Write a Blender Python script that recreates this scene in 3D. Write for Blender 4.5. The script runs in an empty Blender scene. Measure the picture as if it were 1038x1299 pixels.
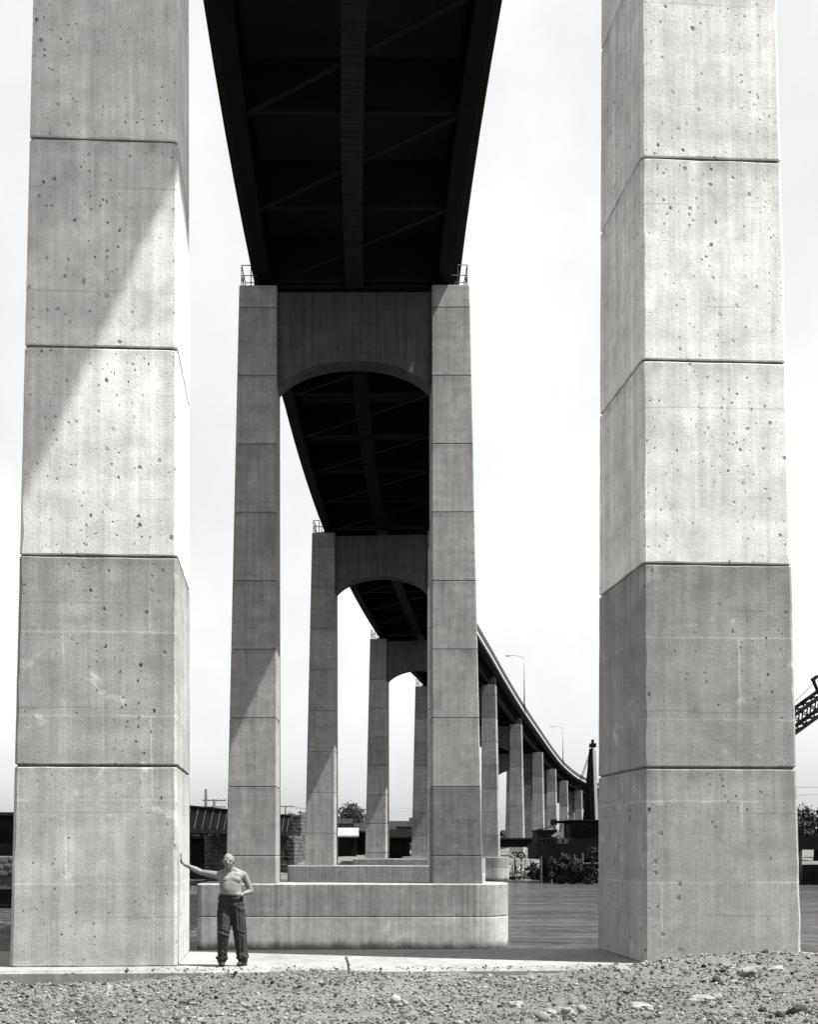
import bpy, bmesh, math, random
import numpy as np
from mathutils import Vector, Matrix, noise

random.seed(7)
rng = np.random.default_rng(7)
S = bpy.context.scene
COL = S.collection
R = math.radians

# ------------------------------------------------------------------ camera
F, CX, HY, IW, IH = 1720.0, 460.0, 1072.0, 1038.0, 1299.0   # focal length, principal point of the view camera
EYE = 1.76
cam = bpy.data.cameras.new('camera')
cam.sensor_fit = 'VERTICAL'
cam.sensor_height = 127.0
cam.lens = F / IH * 127.0
cam.shift_x = (IW / 2 - CX) / IH
cam.shift_y = (HY - IH / 2) / IH
cam.clip_start, cam.clip_end = 0.1, 6000
camo = bpy.data.objects.new('camera', cam)
COL.objects.link(camo)
camo.location = (0, 0, EYE)
camo.rotation_euler = (R(90), 0, 0)
S.camera = camo

# ------------------------------------------------------------------ light
SUN = Vector((0.96, -0.28, 2.06)).normalized()
w = bpy.data.worlds.new('World')
S.world = w
w.use_nodes = True
nt = w.node_tree
nt.nodes.clear()
sky = nt.nodes.new('ShaderNodeTexSky')
sky.sky_type = 'NISHITA'
sky.sun_disc = False
sky.sun_elevation = math.asin(SUN.z)
sky.sun_rotation = math.atan2(SUN.x, SUN.y)
sky.air_density, sky.dust_density, sky.ozone_density = 1.0, 2.5, 1.0
sep = nt.nodes.new('ShaderNodeSeparateColor')
mix = nt.nodes.new('ShaderNodeCombineColor')
bg = nt.nodes.new('ShaderNodeBackground')
bg.inputs['Strength'].default_value = 0.083
wo = nt.nodes.new('ShaderNodeOutputWorld')
nt.links.new(sky.outputs[0], sep.inputs[0])
# black and white film: every channel takes the blue-sensitive reading of the sky
pw = nt.nodes.new('ShaderNodeMath'); pw.operation = 'POWER'; pw.inputs[1].default_value = 0.4
nt.links.new(sep.outputs[2], pw.inputs[0])
tc = nt.nodes.new('ShaderNodeTexCoord'); nz = nt.nodes.new('ShaderNodeTexNoise'); mr = nt.nodes.new('ShaderNodeMapRange'); veil = nt.nodes.new('ShaderNodeMath')
nz.inputs['Scale'].default_value = 3.2; nz.inputs['Detail'].default_value = 6; nz.inputs['Roughness'].default_value = 0.6
for q_, v_ in zip((1, 2, 3, 4), (0.35, 0.68, 0.86, 1.10)): mr.inputs[q_].default_value = v_
veil.operation = 'MULTIPLY'
nt.links.new(tc.outputs['Generated'], nz.inputs['Vector']); nt.links.new(nz.outputs['Fac'], mr.inputs[0])
nt.links.new(pw.outputs[0], veil.inputs[0]); nt.links.new(mr.outputs[0], veil.inputs[1])
for i, g in enumerate((2.45, 2.46, 2.49)):
    m_ = nt.nodes.new('ShaderNodeMath'); m_.operation = 'MULTIPLY'; m_.inputs[1].default_value = g
    nt.links.new(veil.outputs[0], m_.inputs[0]); nt.links.new(m_.outputs[0], mix.inputs[i])
nt.links.new(mix.outputs[0], bg.inputs[0])
nt.links.new(bg.outputs[0], wo.inputs[0])
sl = bpy.data.lights.new('sun', 'SUN')
sl.energy, sl.angle, sl.color = 5.0, R(0.53), (1.0, 0.985, 0.95)
so = bpy.data.objects.new('sun', sl)
COL.objects.link(so)
so.rotation_euler = SUN.to_track_quat('Z', 'Y').to_euler()
S.view_settings.view_transform = 'Standard'
S.view_settings.look = 'None'
S.view_settings.gamma = 1.0
S.view_settings.exposure = 1.5
S.cycles.use_denoising = True
S.cycles.max_bounces = 5
S.cycles.diffuse_bounces = 3
S.cycles.glossy_bounces = 2

# ------------------------------------------------------------------ helpers
def at(px, py, D):
    """the point D metres ahead of the lens that photograph pixel (px, py) shows"""
    return Vector(((px - CX) / F * D, D, EYE + (HY - py) / F * D))

def tag(o, label=None, cat=None, group=None, kind=None):
    if label: o['label'] = label
    if cat: o['category'] = cat
    if group: o['group'] = group
    if kind: o['kind'] = kind
    return o

def empty(name, loc=(0, 0, 0), rz=0.0, parent=None):
    o = bpy.data.objects.new(name, None)
    COL.objects.link(o)
    o.location = loc
    o.rotation_euler = (0, 0, rz)
    o.empty_display_size = 0.2
    o.parent = parent
    return o

def link(name, me, mat, parent=None, loc=(0, 0, 0)):
    o = bpy.data.objects.new(name, me)
    COL.objects.link(o)
    o.parent = parent
    o.location = loc
    if mat and not me.materials:
        me.materials.append(mat)
    return o

class MB:
    def __init__(s):
        s.v, s.f = [], []
    def add(s, vs, fs):
        n = len(s.v)
        s.v += [tuple(p) for p in vs]
        s.f += [tuple(i + n for i in q) for q in fs]
        return s
    def box(s, lo, hi, M=None):
        x0, y0, z0 = lo; x1, y1, z1 = hi
        vs = [Vector(p) for p in ((x0,y0,z0),(x1,y0,z0),(x1,y1,z0),(x0,y1,z0),(x0,y0,z1),(x1,y0,z1),(x1,y1,z1),(x0,y1,z1))]
        if M is not None: vs = [M @ p for p in vs]
        return s.add(vs, [(0,3,2,1),(4,5,6,7),(0,1,5,4),(1,2,6,5),(2,3,7,6),(3,0,4,7)])
    def bar(s, a, b, wx, wz, up=Vector((0, 0, 1))):
        a, b = Vector(a), Vector(b)
        d = (b - a).normalized()
        r = d.cross(up)
        if r.length < 1e-4: r = d.cross(Vector((1, 0, 0)))
        r.normalize(); u = r.cross(d)
        vs = []
        for p in (a, b):
            for i, j in ((-1,-1),(1,-1),(1,1),(-1,1)):
                vs.append(p + r * (i * wx / 2) + u * (j * wz / 2))
        return s.add(vs, [(0,1,2,3),(7,6,5,4),(0,4,5,1),(1,5,6,2),(2,6,7,3),(3,7,4,0)])
    def tube(s, pts, rad, n=8, cap=True):
        pts = [Vector(p) for p in pts]
        if not isinstance(rad, (list, tuple)): rad = [rad] * len(pts)
        base = len(s.v)
        for k, p in enumerate(pts):
            d = (pts[min(k + 1, len(pts) - 1)] - pts[max(k - 1, 0)]).normalized()
            r = d.cross(Vector((0, 0, 1)))
            if r.length < 1e-3: r = d.cross(Vector((0, 1, 0)))
            r.normalize(); u = r.cross(d)
            for i in range(n):
                a = 2 * math.pi * i / n
                s.v.append(tuple(p + (r * math.cos(a) + u * math.sin(a)) * rad[k]))
        for k in range(len(pts) - 1):
            for i in range(n):
                j = (i + 1) % n
                s.f.append((base + k*n + i, base + k*n + j, base + (k+1)*n + j, base + (k+1)*n + i))
        if cap:
            s.f.append(tuple(base + i for i in range(n))[::-1])
            s.f.append(tuple(base + (len(pts)-1)*n + i for i in range(n)))
        return s
    def rings(s, rr):
        """stack of closed rings with the same count"""
        n = len(rr[0]); base = len(s.v)
        for ring in rr: s.v += [tuple(p) for p in ring]
        for k in range(len(rr) - 1):
            for i in range(n):
                j = (i + 1) % n
                s.f.append((base + k*n + i, base + k*n + j, base + (k+1)*n + j, base + (k+1)*n + i))
        s.f.append(tuple(base + i for i in range(n))[::-1])
        s.f.append(tuple(base + (len(rr)-1)*n + i for i in range(n)))
        return s
    def mesh(s, name='mesh', smooth=False, mat=None):
        me = bpy.data.meshes.new(name)
        me.from_pydata(s.v, [], s.f)
        if smooth: me.polygons.foreach_set('use_smooth', [True] * len(me.polygons))
        if mat: me.materials.append(mat)
        me.update()
        return me
    def build(s, name, mat, parent=None, smooth=False, loc=(0, 0, 0)):
        return link(name, s.mesh(name, smooth), mat, parent, loc)

# ------------------------------------------------------------------ materials
class NT:
    def __init__(s, name):
        s.m = bpy.data.materials.new(name)
        s.m.use_nodes = True
        s.t = s.m.node_tree
        s.b = s.t.nodes['Principled BSDF']
        s.b.inputs['Specular IOR Level'].default_value = 0.25
    def n(s, typ, **kw):
        o = s.t.nodes.new('ShaderNode' + typ)
        for k, v in kw.items():
            if k.startswith('i_'):
                o.inputs[k[2:].replace('_', ' ')].default_value = v
            else: setattr(o, k, v)
        return o
    def l(s, a, b): s.t.links.new(a, b)
    def math(s, op, a, b=None, c=None, clamp=False):
        o = s.n('Math', operation=op, use_clamp=clamp)
        for i, x in enumerate((a, b, c)):
            if x is None: continue
            if isinstance(x, (int, float)): o.inputs[i].default_value = x
            else: s.l(x, o.inputs[i])
        return o.outputs[0]
    def rng(s, x, a, b, c, d, smooth=False):
        o = s.n('MapRange')
        if smooth: o.interpolation_type = 'SMOOTHSTEP'
        s.l(x, o.inputs[0])
        for i, v in enumerate((a, b, c, d)): o.inputs[i + 1].default_value = v
        return o.outputs[0]
    def mapping(s, vec, scale=(1, 1, 1), loc=(0, 0, 0)):
        o = s.n('Mapping')
        s.l(vec, o.inputs[0])
        o.inputs['Scale'].default_value = scale
        o.inputs['Location'].default_value = loc
        return o.outputs[0]
    def noise(s, vec, scale, detail=4, rough=0.55, dist=0.0):
        o = s.n('TexNoise')
        o.inputs['Scale'].default_value = scale
        o.inputs['Detail'].default_value = detail
        o.inputs['Roughness'].default_value = rough
        o.inputs['Distortion'].default_value = dist
        s.l(vec, o.inputs['Vector'])
        return o.outputs['Fac']
    def gray(s, x, tint=(1.0, 0.99, 0.965)):
        c = s.n('CombineColor')
        for i in range(3):
            s.l(s.math('MULTIPLY', x, tint[i]), c.inputs[i])
        s.l(c.outputs[0], s.b.inputs['Base Color'])
    def bump(s, h, strength, dist):
        o = s.n('Bump')
        o.inputs['Strength'].default_value = strength
        o.inputs['Distance'].default_value = dist
        s.l(h, o.inputs['Height'])
        s.l(o.outputs[0], s.b.inputs['Normal'])

def flat(name, g, rough=0.7, var=0.25, scale=3.0, bump=0.0, metal=0.0, tint=(1.0, 0.99, 0.97), spec=0.25):
    k = NT(name)
    pos = k.n('NewGeometry').outputs['Position']
    f = k.noise(pos, scale, 5, 0.6)
    k.gray(k.math('MULTIPLY', k.rng(f, 0.3, 0.7, 1 - var, 1 + var), g), tint)
    k.b.inputs['Roughness'].default_value = rough
    k.b.inputs['Metallic'].default_value = metal
    k.b.inputs['Specular IOR Level'].default_value = spec
    if bump: k.bump(k.noise(pos, scale * 6, 4), 0.6, bump)
    return k.m

def concrete(name, holes=1.0, panels=0.0, patches=0.0, streak=0.22, relief=True, joint=None, tide=False, ties=False):
    """board-marked cast concrete; the pour's own grey comes from the object's colour"""
    k = NT(name)
    pos = k.n('NewGeometry').outputs['Position']
    loc = k.n('TexCoord').outputs['Object']
    tone = k.n('SeparateColor')
    k.l(k.n('ObjectInfo').outputs['Color'], tone.inputs[0])
    base = tone.outputs[0]
    blot = k.rng(k.noise(pos, 0.55, 6, 0.62), 0.3, 0.7, 0.80, 1.16)
    blot2 = k.rng(k.noise(pos, 2.6, 7, 0.68, 0.4), 0.28, 0.72, 0.80, 1.18)
    vs = k.noise(k.mapping(pos, (5.5, 5.5, 0.16)), 1.0, 5, 0.7)
    streaks = k.rng(vs, 0.28, 0.72, 1 - streak, 1 + streak * 0.75)
    grain = k.rng(k.noise(pos, 70, 3, 0.75), 0.25, 0.75, 0.68, 1.32)
    # thin horizontal bands left by the boards and the pours
    bz = k.noise(k.mapping(pos, (0.25, 0.25, 3.1)), 1.0, 3, 0.6)
    bands = k.rng(bz, 0.3, 0.7, 0.92, 1.08)
    v = k.math('MULTIPLY', base, blot)
    boards = k.rng(k.noise(k.mapping(pos, (26, 26, 0.35)), 1.0, 3, 0.6), 0.3, 0.7, 0.93, 1.06)
    for q in (blot2, streaks, grain, bands, boards): v = k.math('MULTIPLY', v, q)
    # faint cold-joint lines a metre apart
    sx = k.n('SeparateXYZ'); k.l(loc, sx.inputs[0])
    wob = k.math('MULTIPLY', k.noise(pos, 0.8, 3), 0.10)
    zz = k.math('ADD', sx.outputs['Z'], wob)
    fr = k.math('ABSOLUTE', k.math('SUBTRACT', k.math('FRACT', k.math('DIVIDE', zz, 1.52)), 0.5))
    ln = k.rng(fr, 0.0, 0.011, 1.0, 0.0, True)
    lnm = k.rng(k.noise(pos, 0.9, 3), 0.40, 0.60, 0.0, 1.0)
    ln = k.math('MULTIPLY', ln, lnm)
    v = k.math('MULTIPLY', v, k.math('SUBTRACT', 1.0, k.math('MULTIPLY', ln, 0.28)))
    if joint is not None:
        fj = k.math('FRACT', k.math('DIVIDE', k.math('SUBTRACT', sx.outputs['Z'], joint), 3.05))
        drip = k.math('MULTIPLY', k.rng(fj, 0.35, 1.0, 0.0, 1.0), k.rng(k.noise(k.mapping(pos, (3.2, 3.2, 0.22)), 1.0, 5, 0.65), 0.40, 0.68, 0.0, 1.0))
        rub = k.math('MULTIPLY', k.rng(fj, 0.90, 1.0, 0.0, 1.0, True), k.rng(k.noise(pos, 3.5, 5, 0.7), 0.35, 0.65, 0.0, 1.0))
        v = k.math('MULTIPLY', v, k.math('SUBTRACT', 1.0, k.math('ADD', k.math('MULTIPLY', drip, 0.26), k.math('MULTIPLY', rub, 0.22))))
    if panels:
        br = k.n('TexBrick')
        br.offset = 0.5; br.squash = 1.0
        br.inputs['Color1'].default_value = (0.93, 0.93, 0.93, 1)
        br.inputs['Color2'].default_value = (1.05, 1.05, 1.05, 1)
        br.inputs['Mortar'].default_value = (1 + panels, 1 + panels, 1 + panels, 1)
        br.inputs['Scale'].default_value = 1.0
        br.inputs['Mortar Size'].default_value = 0.022
        br.inputs['Mortar Smooth'].default_value = 0.8
        br.inputs['Brick Width'].default_value = 2.5
        br.inputs['Row Height'].default_value = 1.22
        cb = k.n('CombineXYZ')
        wv = k.math('MULTIPLY', k.noise(pos, 1.7, 3), 0.05)
        k.l(k.math('ADD', k.math('ADD', sx.outputs['X'], sx.outputs['Y']), wv), cb.inputs[0])
        k.l(k.math('ADD', sx.outputs['Z'], wv), cb.inputs[1])
        k.l(cb.outputs[0], br.inputs['Vector'])
        bs = k.n('SeparateColor'); k.l(br.outputs['Color'], bs.inputs[0])
        pm = k.rng(k.noise(pos, 1.1, 4), 0.38, 0.62, 0.15, 1.0)
        v = k.math('MULTIPLY', v, k.math('ADD', 1.0, k.math('MULTIPLY', k.math('SUBTRACT', bs.outputs[0], 1.0), pm)))
    if patches:
        pa = k.rng(k.noise(pos, 1.5, 7, 0.72, 0.6), 0.60, 0.66, 0.0, patches)
        v = k.math('MULTIPLY', v, k.math('ADD', 1.0, pa))
    # bug holes: a few cells hold a round pit
    nn = k.n('TexNoise'); nn.inputs['Scale'].default_value = 22; nn.inputs['Detail'].default_value = 2
    k.l(pos, nn.inputs['Vector'])
    jv = k.n('VectorMath', operation='MULTIPLY_ADD'); k.l(nn.outputs['Color'], jv.inputs[0]); jv.inputs[1].default_value = (0.05, 0.05, 0.05)
    k.l(k.mapping(pos, (1, 1, 0.8)), jv.inputs[2])
    jpos = jv.outputs[0]
    def pits(scale, r0, r1, keep):
        vo = k.n('TexVoronoi'); vo.inputs['Scale'].default_value = scale
        vo.inputs['Randomness'].default_value = 1.0
        k.l(jpos, vo.inputs['Vector'])
        c = k.n('SeparateColor'); k.l(vo.outputs['Color'], c.inputs[0])
        on = k.math('GREATER_THAN', c.outputs[0], 1 - keep)
        rad = k.math('MULTIPLY_ADD', c.outputs[1], r1 - r0, r0)
        d = k.math('DIVIDE', vo.outputs['Distance'], rad)
        return k.math('MULTIPLY', k.rng(d, 0.75, 1.1, 1.0, 0.0, True), on)
    hm = k.rng(k.noise(pos, 1.1, 3), 0.40, 0.60, 0.30, 1.0)
    p1 = pits(5.0, 0.05, 0.16, 0.85 * holes)
    p2 = pits(11.0, 0.06, 0.20, 0.95 * holes)
    p = k.math('MULTIPLY', k.math('MAXIMUM', p1, p2), hm)
    v = k.math('MULTIPLY', v, k.math('SUBTRACT', 1.0, k.math('MULTIPLY', p, 0.82)))
    if tide:
        px_ = k.n('SeparateXYZ'); k.l(pos, px_.inputs[0])
        hz = k.math('ADD', px_.outputs['Z'], k.math('MULTIPLY', k.noise(k.mapping(pos, (1.3, 1.3, 0.5)), 1.0, 5, 0.7), 0.7))
        v = k.math('MULTIPLY', v, k.rng(hz, -2.45, -1.95, 0.16, 1.0, True))
    if ties:
        fx = k.math('SUBTRACT', k.math('FRACT', k.math('DIVIDE', k.math('ADD', sx.outputs['X'], sx.outputs['Y']), 0.61)), 0.5)
        fz = k.math('SUBTRACT', k.math('FRACT', k.math('DIVIDE', sx.outputs['Z'], 0.763)), 0.5)
        dd = k.math('SQRT', k.math('ADD', k.math('MULTIPLY', k.math('POWER', fx, 2.0), 0.372), k.math('MULTIPLY', k.math('POWER', fz, 2.0), 0.582)))
        tm = k.math('MULTIPLY', k.rng(dd, 0.014, 0.026, 1.0, 0.0, True), k.rng(k.noise(pos, 0.9, 2), 0.48, 0.56, 0.0, 1.0))
        v = k.math('MULTIPLY', v, k.math('SUBTRACT', 1.0, k.math('MULTIPLY', tm, 0.6)))
    k.gray(v)
    k.b.inputs['Roughness'].default_value = 0.93
    if relief:
        h = k.math('SUBTRACT', k.math('MULTIPLY', k.noise(pos, 30, 3, 0.7), 0.4), k.math('MULTIPLY', p1, 1.2))
        k.bump(h, 0.6, 0.014)
    return k.m

M = {}
M['conc'] = concrete('concrete_pitted', 1.0, joint=2.91, ties=True)
M['conc_two'] = concrete('concrete_pitted_mid', 0.7, joint=1.29, ties=True)
M['conc_low'] = concrete('concrete_lower_pour', 0.75, 0.34, 0.45, 0.20, joint=2.91)
M['conc_far'] = concrete('concrete_far', 0.5, 0.10, 0.0, 0.30, False)
M['conc_beam'] = concrete('concrete_cap_beam', 0.3, 0.0, 0.0, 0.38)
M['conc_foot'] = concrete('concrete_footing', 0.8, 0.10, 0.35, 0.26, tide=True)
M['conc_drip'] = concrete('concrete_footing_cap', 0.9, 0.0, 0.0, 0.38)
M['groove'] = flat('joint_mortar', 0.10, 0.95)
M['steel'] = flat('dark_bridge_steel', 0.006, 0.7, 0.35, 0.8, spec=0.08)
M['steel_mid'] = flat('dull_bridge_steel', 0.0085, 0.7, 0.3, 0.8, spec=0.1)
M['plank_dark'] = flat('dark_walkway_plank', 0.008, 0.9, 0.35, 1.5, spec=0.06)  # darker plank tone for the span past the second pier
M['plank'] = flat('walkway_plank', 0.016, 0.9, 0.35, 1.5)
M['slab'] = flat('deck_slab_concrete', 0.014, 0.9, 0.25, 0.6)
M['curb'] = flat('pale_kerb_concrete', 0.42, 0.9, 0.12, 0.6)
M['railing'] = flat('grey_railing_paint', 0.07, 0.6, 0.2, 1.0)
M['stiff'] = flat('dull_stiffener_steel', 0.05, 0.7, 0.4, 0.5)
M['rail_dark'] = flat('dark_pipe_rail', 0.05, 0.5)
M['lamp'] = flat('lamp_aluminium', 0.20, 0.5, 0.1, metal=0.0)
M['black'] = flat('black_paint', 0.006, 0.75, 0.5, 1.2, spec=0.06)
M['dark'] = flat('dark_weathered_metal', 0.014, 0.75, 0.5, 0.9, spec=0.08)
M['darkwood'] = flat('tarred_timber', 0.016, 0.9, 0.5, 0.7, spec=0.08)
M['roof'] = flat('tin_roof', 0.22, 0.6, 0.35, 0.4)
M['wall'] = flat('grimy_brick_wall', 0.07, 0.9, 0.35, 0.8)
M['stone'] = flat('rough_limestone', 0.075, 0.95, 0.75, 0.9, 0.05)
M['stone_core'] = flat('masonry_mortar', 0.06, 0.95, 0.3)
M['pale'] = flat('pale_plaster', 0.33, 0.9, 0.15)
M['pole'] = flat('creosoted_pole', 0.05, 0.9)
M['bark'] = flat('bark', 0.06, 0.95)

def leafmat(name, g):
    k = NT(name)
    pos = k.n('NewGeometry').outputs['Position']
    rp = k.n('NewGeometry').outputs['Random Per Island']
    k.gray(k.math('MULTIPLY', k.rng(rp, 0, 1, 0.55, 1.5), g), (1, 1, 0.96))
    k.b.inputs['Roughness'].default_value = 0.75
    return k.m
M['leaf'] = leafmat('leaf_grey', 0.075)
M['leaf_dark'] = leafmat('leaf_dark_grey', 0.018)

# water
k = NT('river_water')
pos = k.n('NewGeometry').outputs['Position']
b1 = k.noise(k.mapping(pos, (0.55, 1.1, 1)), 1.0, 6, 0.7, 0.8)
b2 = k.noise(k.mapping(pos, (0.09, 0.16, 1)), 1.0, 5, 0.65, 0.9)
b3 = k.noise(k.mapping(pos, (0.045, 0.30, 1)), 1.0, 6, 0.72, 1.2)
k.gray(k.rng(k.math('ADD', k.math('MULTIPLY', b3, 0.7), k.math('MULTIPLY', b1, 0.3)), 0.40, 0.60, 0.008, 0.12))  # streaks in the base colour imitate reflections of the dark bank
k.b.inputs['Roughness'].default_value = 0.16
k.b.inputs['Specular IOR Level'].default_value = 0.5
k.b.inputs['IOR'].default_value = 1.33
k.bump(k.math('ADD', b1, k.math('MULTIPLY', b2, 3.0)), 1.0, 1.4)
M['water'] = k.m

# gravel and ground
def gravelmat(name, lo, hi, island=True):
    k = NT(name)
    g = k.n('NewGeometry')
    pos = g.outputs['Position']
    big = k.rng(k.noise(pos, 0.45, 5, 0.6), 0.3, 0.7, 0.8, 1.15)
    if island:
        v = k.rng(g.outputs['Random Per Island'], 0, 1, lo, hi)
    else:
        v = k.rng(k.noise(pos, 14, 6, 0.75), 0.25, 0.75, lo, hi)
    v = k.math('MULTIPLY', v, big)
    v = k.math('MULTIPLY', v, k.rng(k.noise(pos, 55, 3), 0.3, 0.7, 0.8, 1.2))
    k.gray(v, (1, 0.985, 0.95))
    k.b.inputs['Roughness'].default_value = 0.95
    k.bump(k.noise(pos, 26, 6, 0.75), 1.0, 0.05)
    return k.m
M['ground'] = gravelmat('packed_gravel_soil', 0.07, 0.22, False)
M['gravel'] = gravelmat('loose_gravel', 0.025, 0.33)
M['bank'] = gravelmat('river_bank_soil', 0.05, 0.13, False)
M['rock_pale'] = flat('pale_rock', 0.18, 0.95, 0.25, 6, 0.02)
M['rock_mid'] = flat('grey_rock', 0.17, 0.95, 0.35, 6, 0.02)
M['rock_dark'] = flat('dark_rock', 0.02, 0.9, 0.35, 6, 0.02)

def col(o, g):
    o.color = (g, g, g, 1)
    return o

# ------------------------------------------------------------------ ground, water, far bank
def heap(x, y):
    """near bank: low along the left of the footing, piled against the right leg"""
    z = -0.20 + 0.012 * (19 - y)
    z += 0.17 * math.exp(-((x + 0.3) / 2.6) ** 2) * math.exp(-((y - 18.6) / 1.8) ** 2)
    z += 0.36 * math.exp(-((x - 5.8) / 2.2) ** 2) * math.exp(-((y - 19.5) / 1.3) ** 2)
    z += 0.10 * math.exp(-((x - 4.0) / 2.2) ** 2) * math.exp(-((y - 18.3) / 1.6) ** 2)
    z += 0.07 * noise.noise(Vector((x * 0.45, y * 0.45, 3))) + 0.035 * noise.noise(Vector((x * 1.7, y * 1.7, 9)))
    z += 0.040 * noise.noise(Vector((x * 4, y * 4, 1))) + 0.036 * abs(noise.noise(Vector((x * 9, y * 9, 7)))) + 0.015 * abs(noise.noise(Vector((x * 23, y * 23, 2))))
    # falls away to the river past the footing
    e = 19.9 + 0.25 * noise.noise(Vector((x * 0.3, 0, 5)))
    if y > e: z -= (y - e) * 0.9
    return z

def near_ground():
    xs = np.concatenate([np.linspace(-90, -7, 30)[:-1], np.linspace(-7, 9, 420), np.linspace(9, 90, 30)[1:]])
    ys = np.concatenate([np.linspace(-90, 6, 30)[:-1], np.linspace(6, 12, 20)[:-1], np.linspace(12, 20.4, 240), np.linspace(20.4, 25, 12)[1:]])
    vs = [(x, y, heap(x, y)) for y in ys for x in xs]
    nx = len(xs)
    fs = [(j*nx+i, j*nx+i+1, (j+1)*nx+i+1, (j+1)*nx+i) for j in range(len(ys)-1) for i in range(nx-1)]
    o = MB().add(vs, fs).build('ground', M['ground'], smooth=True)
    tag(o, 'gravel river bank in the foreground', kind='structure')
near_ground()

WATER_Z = -2.95
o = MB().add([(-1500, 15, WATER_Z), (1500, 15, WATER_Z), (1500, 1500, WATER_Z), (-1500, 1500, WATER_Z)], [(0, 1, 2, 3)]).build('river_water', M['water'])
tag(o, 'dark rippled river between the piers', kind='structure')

def bank_z(x, y):
    e = 187 + 6 * noise.noise(Vector((x * 0.02, 0, 2))) - 0.10 * max(0, -x - 12)
    t = y - e
    z = -3.6 + min(max(t + 2, 0) * 0.42, 3.0) + 0.25 * noise.noise(Vector((x * 0.35, y * 0.35, 0)))
    if t > 12: z += min((t - 12) * 0.02, 3.0)
    return z
xs = np.concatenate([np.linspace(-1400, -60, 24)[:-1], np.linspace(-60, 130, 110), np.linspace(130, 1400, 24)[1:]])
ys = np.concatenate([np.linspace(150, 215, 60), np.linspace(215, 1400, 30)[1:]])
vs = [(x, y, bank_z(x, y)) for y in ys for x in xs]
nx = len(xs)
fs = [(j*nx+i, j*nx+i+1, (j+1)*nx+i+1, (j+1)*nx+i) for j in range(len(ys)-1) for i in range(nx-1)]
tag(MB().add(vs, fs).build('far_bank', M['bank'], smooth=True), 'dark far bank of the river', kind='structure')

# ------------------------------------------------------------------ piers
# front-face centre x, distance, leg top, first joint height, footing top
PIERS = [
    (0.745, 19.90, 28.3, 2.91, 0.00), (-0.367, 59.95, 26.7, 1.29, 0.06), (1.347, 100.5, 25.1, 2.63, 0.24),
    (5.88, 142.2, 23.55, 0.95, 0.32), (11.97, 175.8, 22.5, 2.95, 0.22), (19.9, 215.2, 20.9, 1.9, 0.3),
    (28.5, 255.2, 19.2, 2.4, 0.0), (36.7, 295.2, 18.3, 1.2, 0.0), (45.1, 334.3, 17.6, 2.0, 0.2), (55.0, 373.8, 16.8, 2.6, 0.4),
    (67.2, 411.8, 16.0, 1.5, 0.6), (83.5, 448.2, 15.0, 2.2, 0.8), (104.0, 482.5, 14.0, 1.4, 1.0)]
HEAD = [-0.063, 0.004, 0.075, 0.145, 0.185, 0.205, 0.212, 0.212, 0.232, 0.28, 0.37, 0.48, 0.58]
XI, BAT, BATD = 3.45, 0.0207, 0.015
ORD = ['nearest', 'second', 'third', 'fourth', 'fifth', 'sixth', 'seventh', 'eighth', 'ninth', 'tenth', 'eleventh', 'twelfth', 'thirteenth']

def leg_ring(side, w0, d0, z, inset=0.0, ch=0.045):
    xi, xo = XI + inset, XI + w0 - BAT * z - inset
    y0, y1 = BATD * z + inset, d0 - BATD * z - inset
    c = ch
    pts = [(xi + c, y0), (xo - c, y0), (xo, y0 + c), (xo, y1 - c), (xo - c, y1), (xi + c, y1), (xi, y1 - c), (xi, y0 + c)]
    pts = [(side * x, y, z) for x, y in pts]
    return pts if side > 0 else pts[::-1]

def lift_mesh(side, w0, d0, z0, z1, g=0.016):
    a, b = z0 + g, z1 - g
    return MB().rings([leg_ring(side, w0, d0, a, 0.016), leg_ring(side, w0, d0, a + 0.016), leg_ring(side, w0, d0, b - 0.016), leg_ring(side, w0, d0, b, 0.016)])

def near_lift_mesh(side, w0, d0, z0, z1, g=0.016):
    def ring(z, inset, jz):
        nz = noise.noise
        def ch(k_): return 0.045 + 0.020 * nz(Vector((k_ * 9.1 + side, z * 2.3, 4))) + 0.030 * max(0, nz(Vector((k_ * 5.3 - side, z * 5.0, 8))) - 0.25)
        c = [ch(k_) for k_ in range(4)]
        xi, xo = XI + inset, XI + w0 - BAT * z - inset
        y0, y1 = BATD * z + inset, d0 - BATD * z - inset
        q = [(xi + c[0], y0), (xo - c[1], y0), (xo, y0 + c[1]), (xo, y1 - c[2]), (xo - c[2], y1), (xi + c[3], y1), (xi, y1 - c[3]), (xi, y0 + c[0])]
        pts = []
        for a in range(8):
            p0, p1 = q[a], q[(a + 1) % 8]
            n = 22 if a % 2 == 0 else 1
            for b in range(n):
                u = b / n
                x, y = p0[0] + (p1[0] - p0[0]) * u, p0[1] + (p1[1] - p0[1]) * u
                dz = jz * (0.011 * nz(Vector((x * 2.2, y * 2.2, z))) + 0.014 * max(0, nz(Vector((x * 7, y * 7, z + 3))) - 0.2))
                pts.append((side * x, y, z + dz))
        return pts if side > 0 else pts[::-1]
    a, b = z0 + g, z1 - g
    m = 34
    zs = [(a, 0.016, 1), (a + 0.016, 0, 1)] + [(a + 0.05 + (b - a - 0.1) * k_ / m, 0, 0) for k_ in range(m + 1)] + [(b - 0.016, 0, -1), (b, 0.016, -1)]
    return MB().rings([ring(*t) for t in zs])

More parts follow.
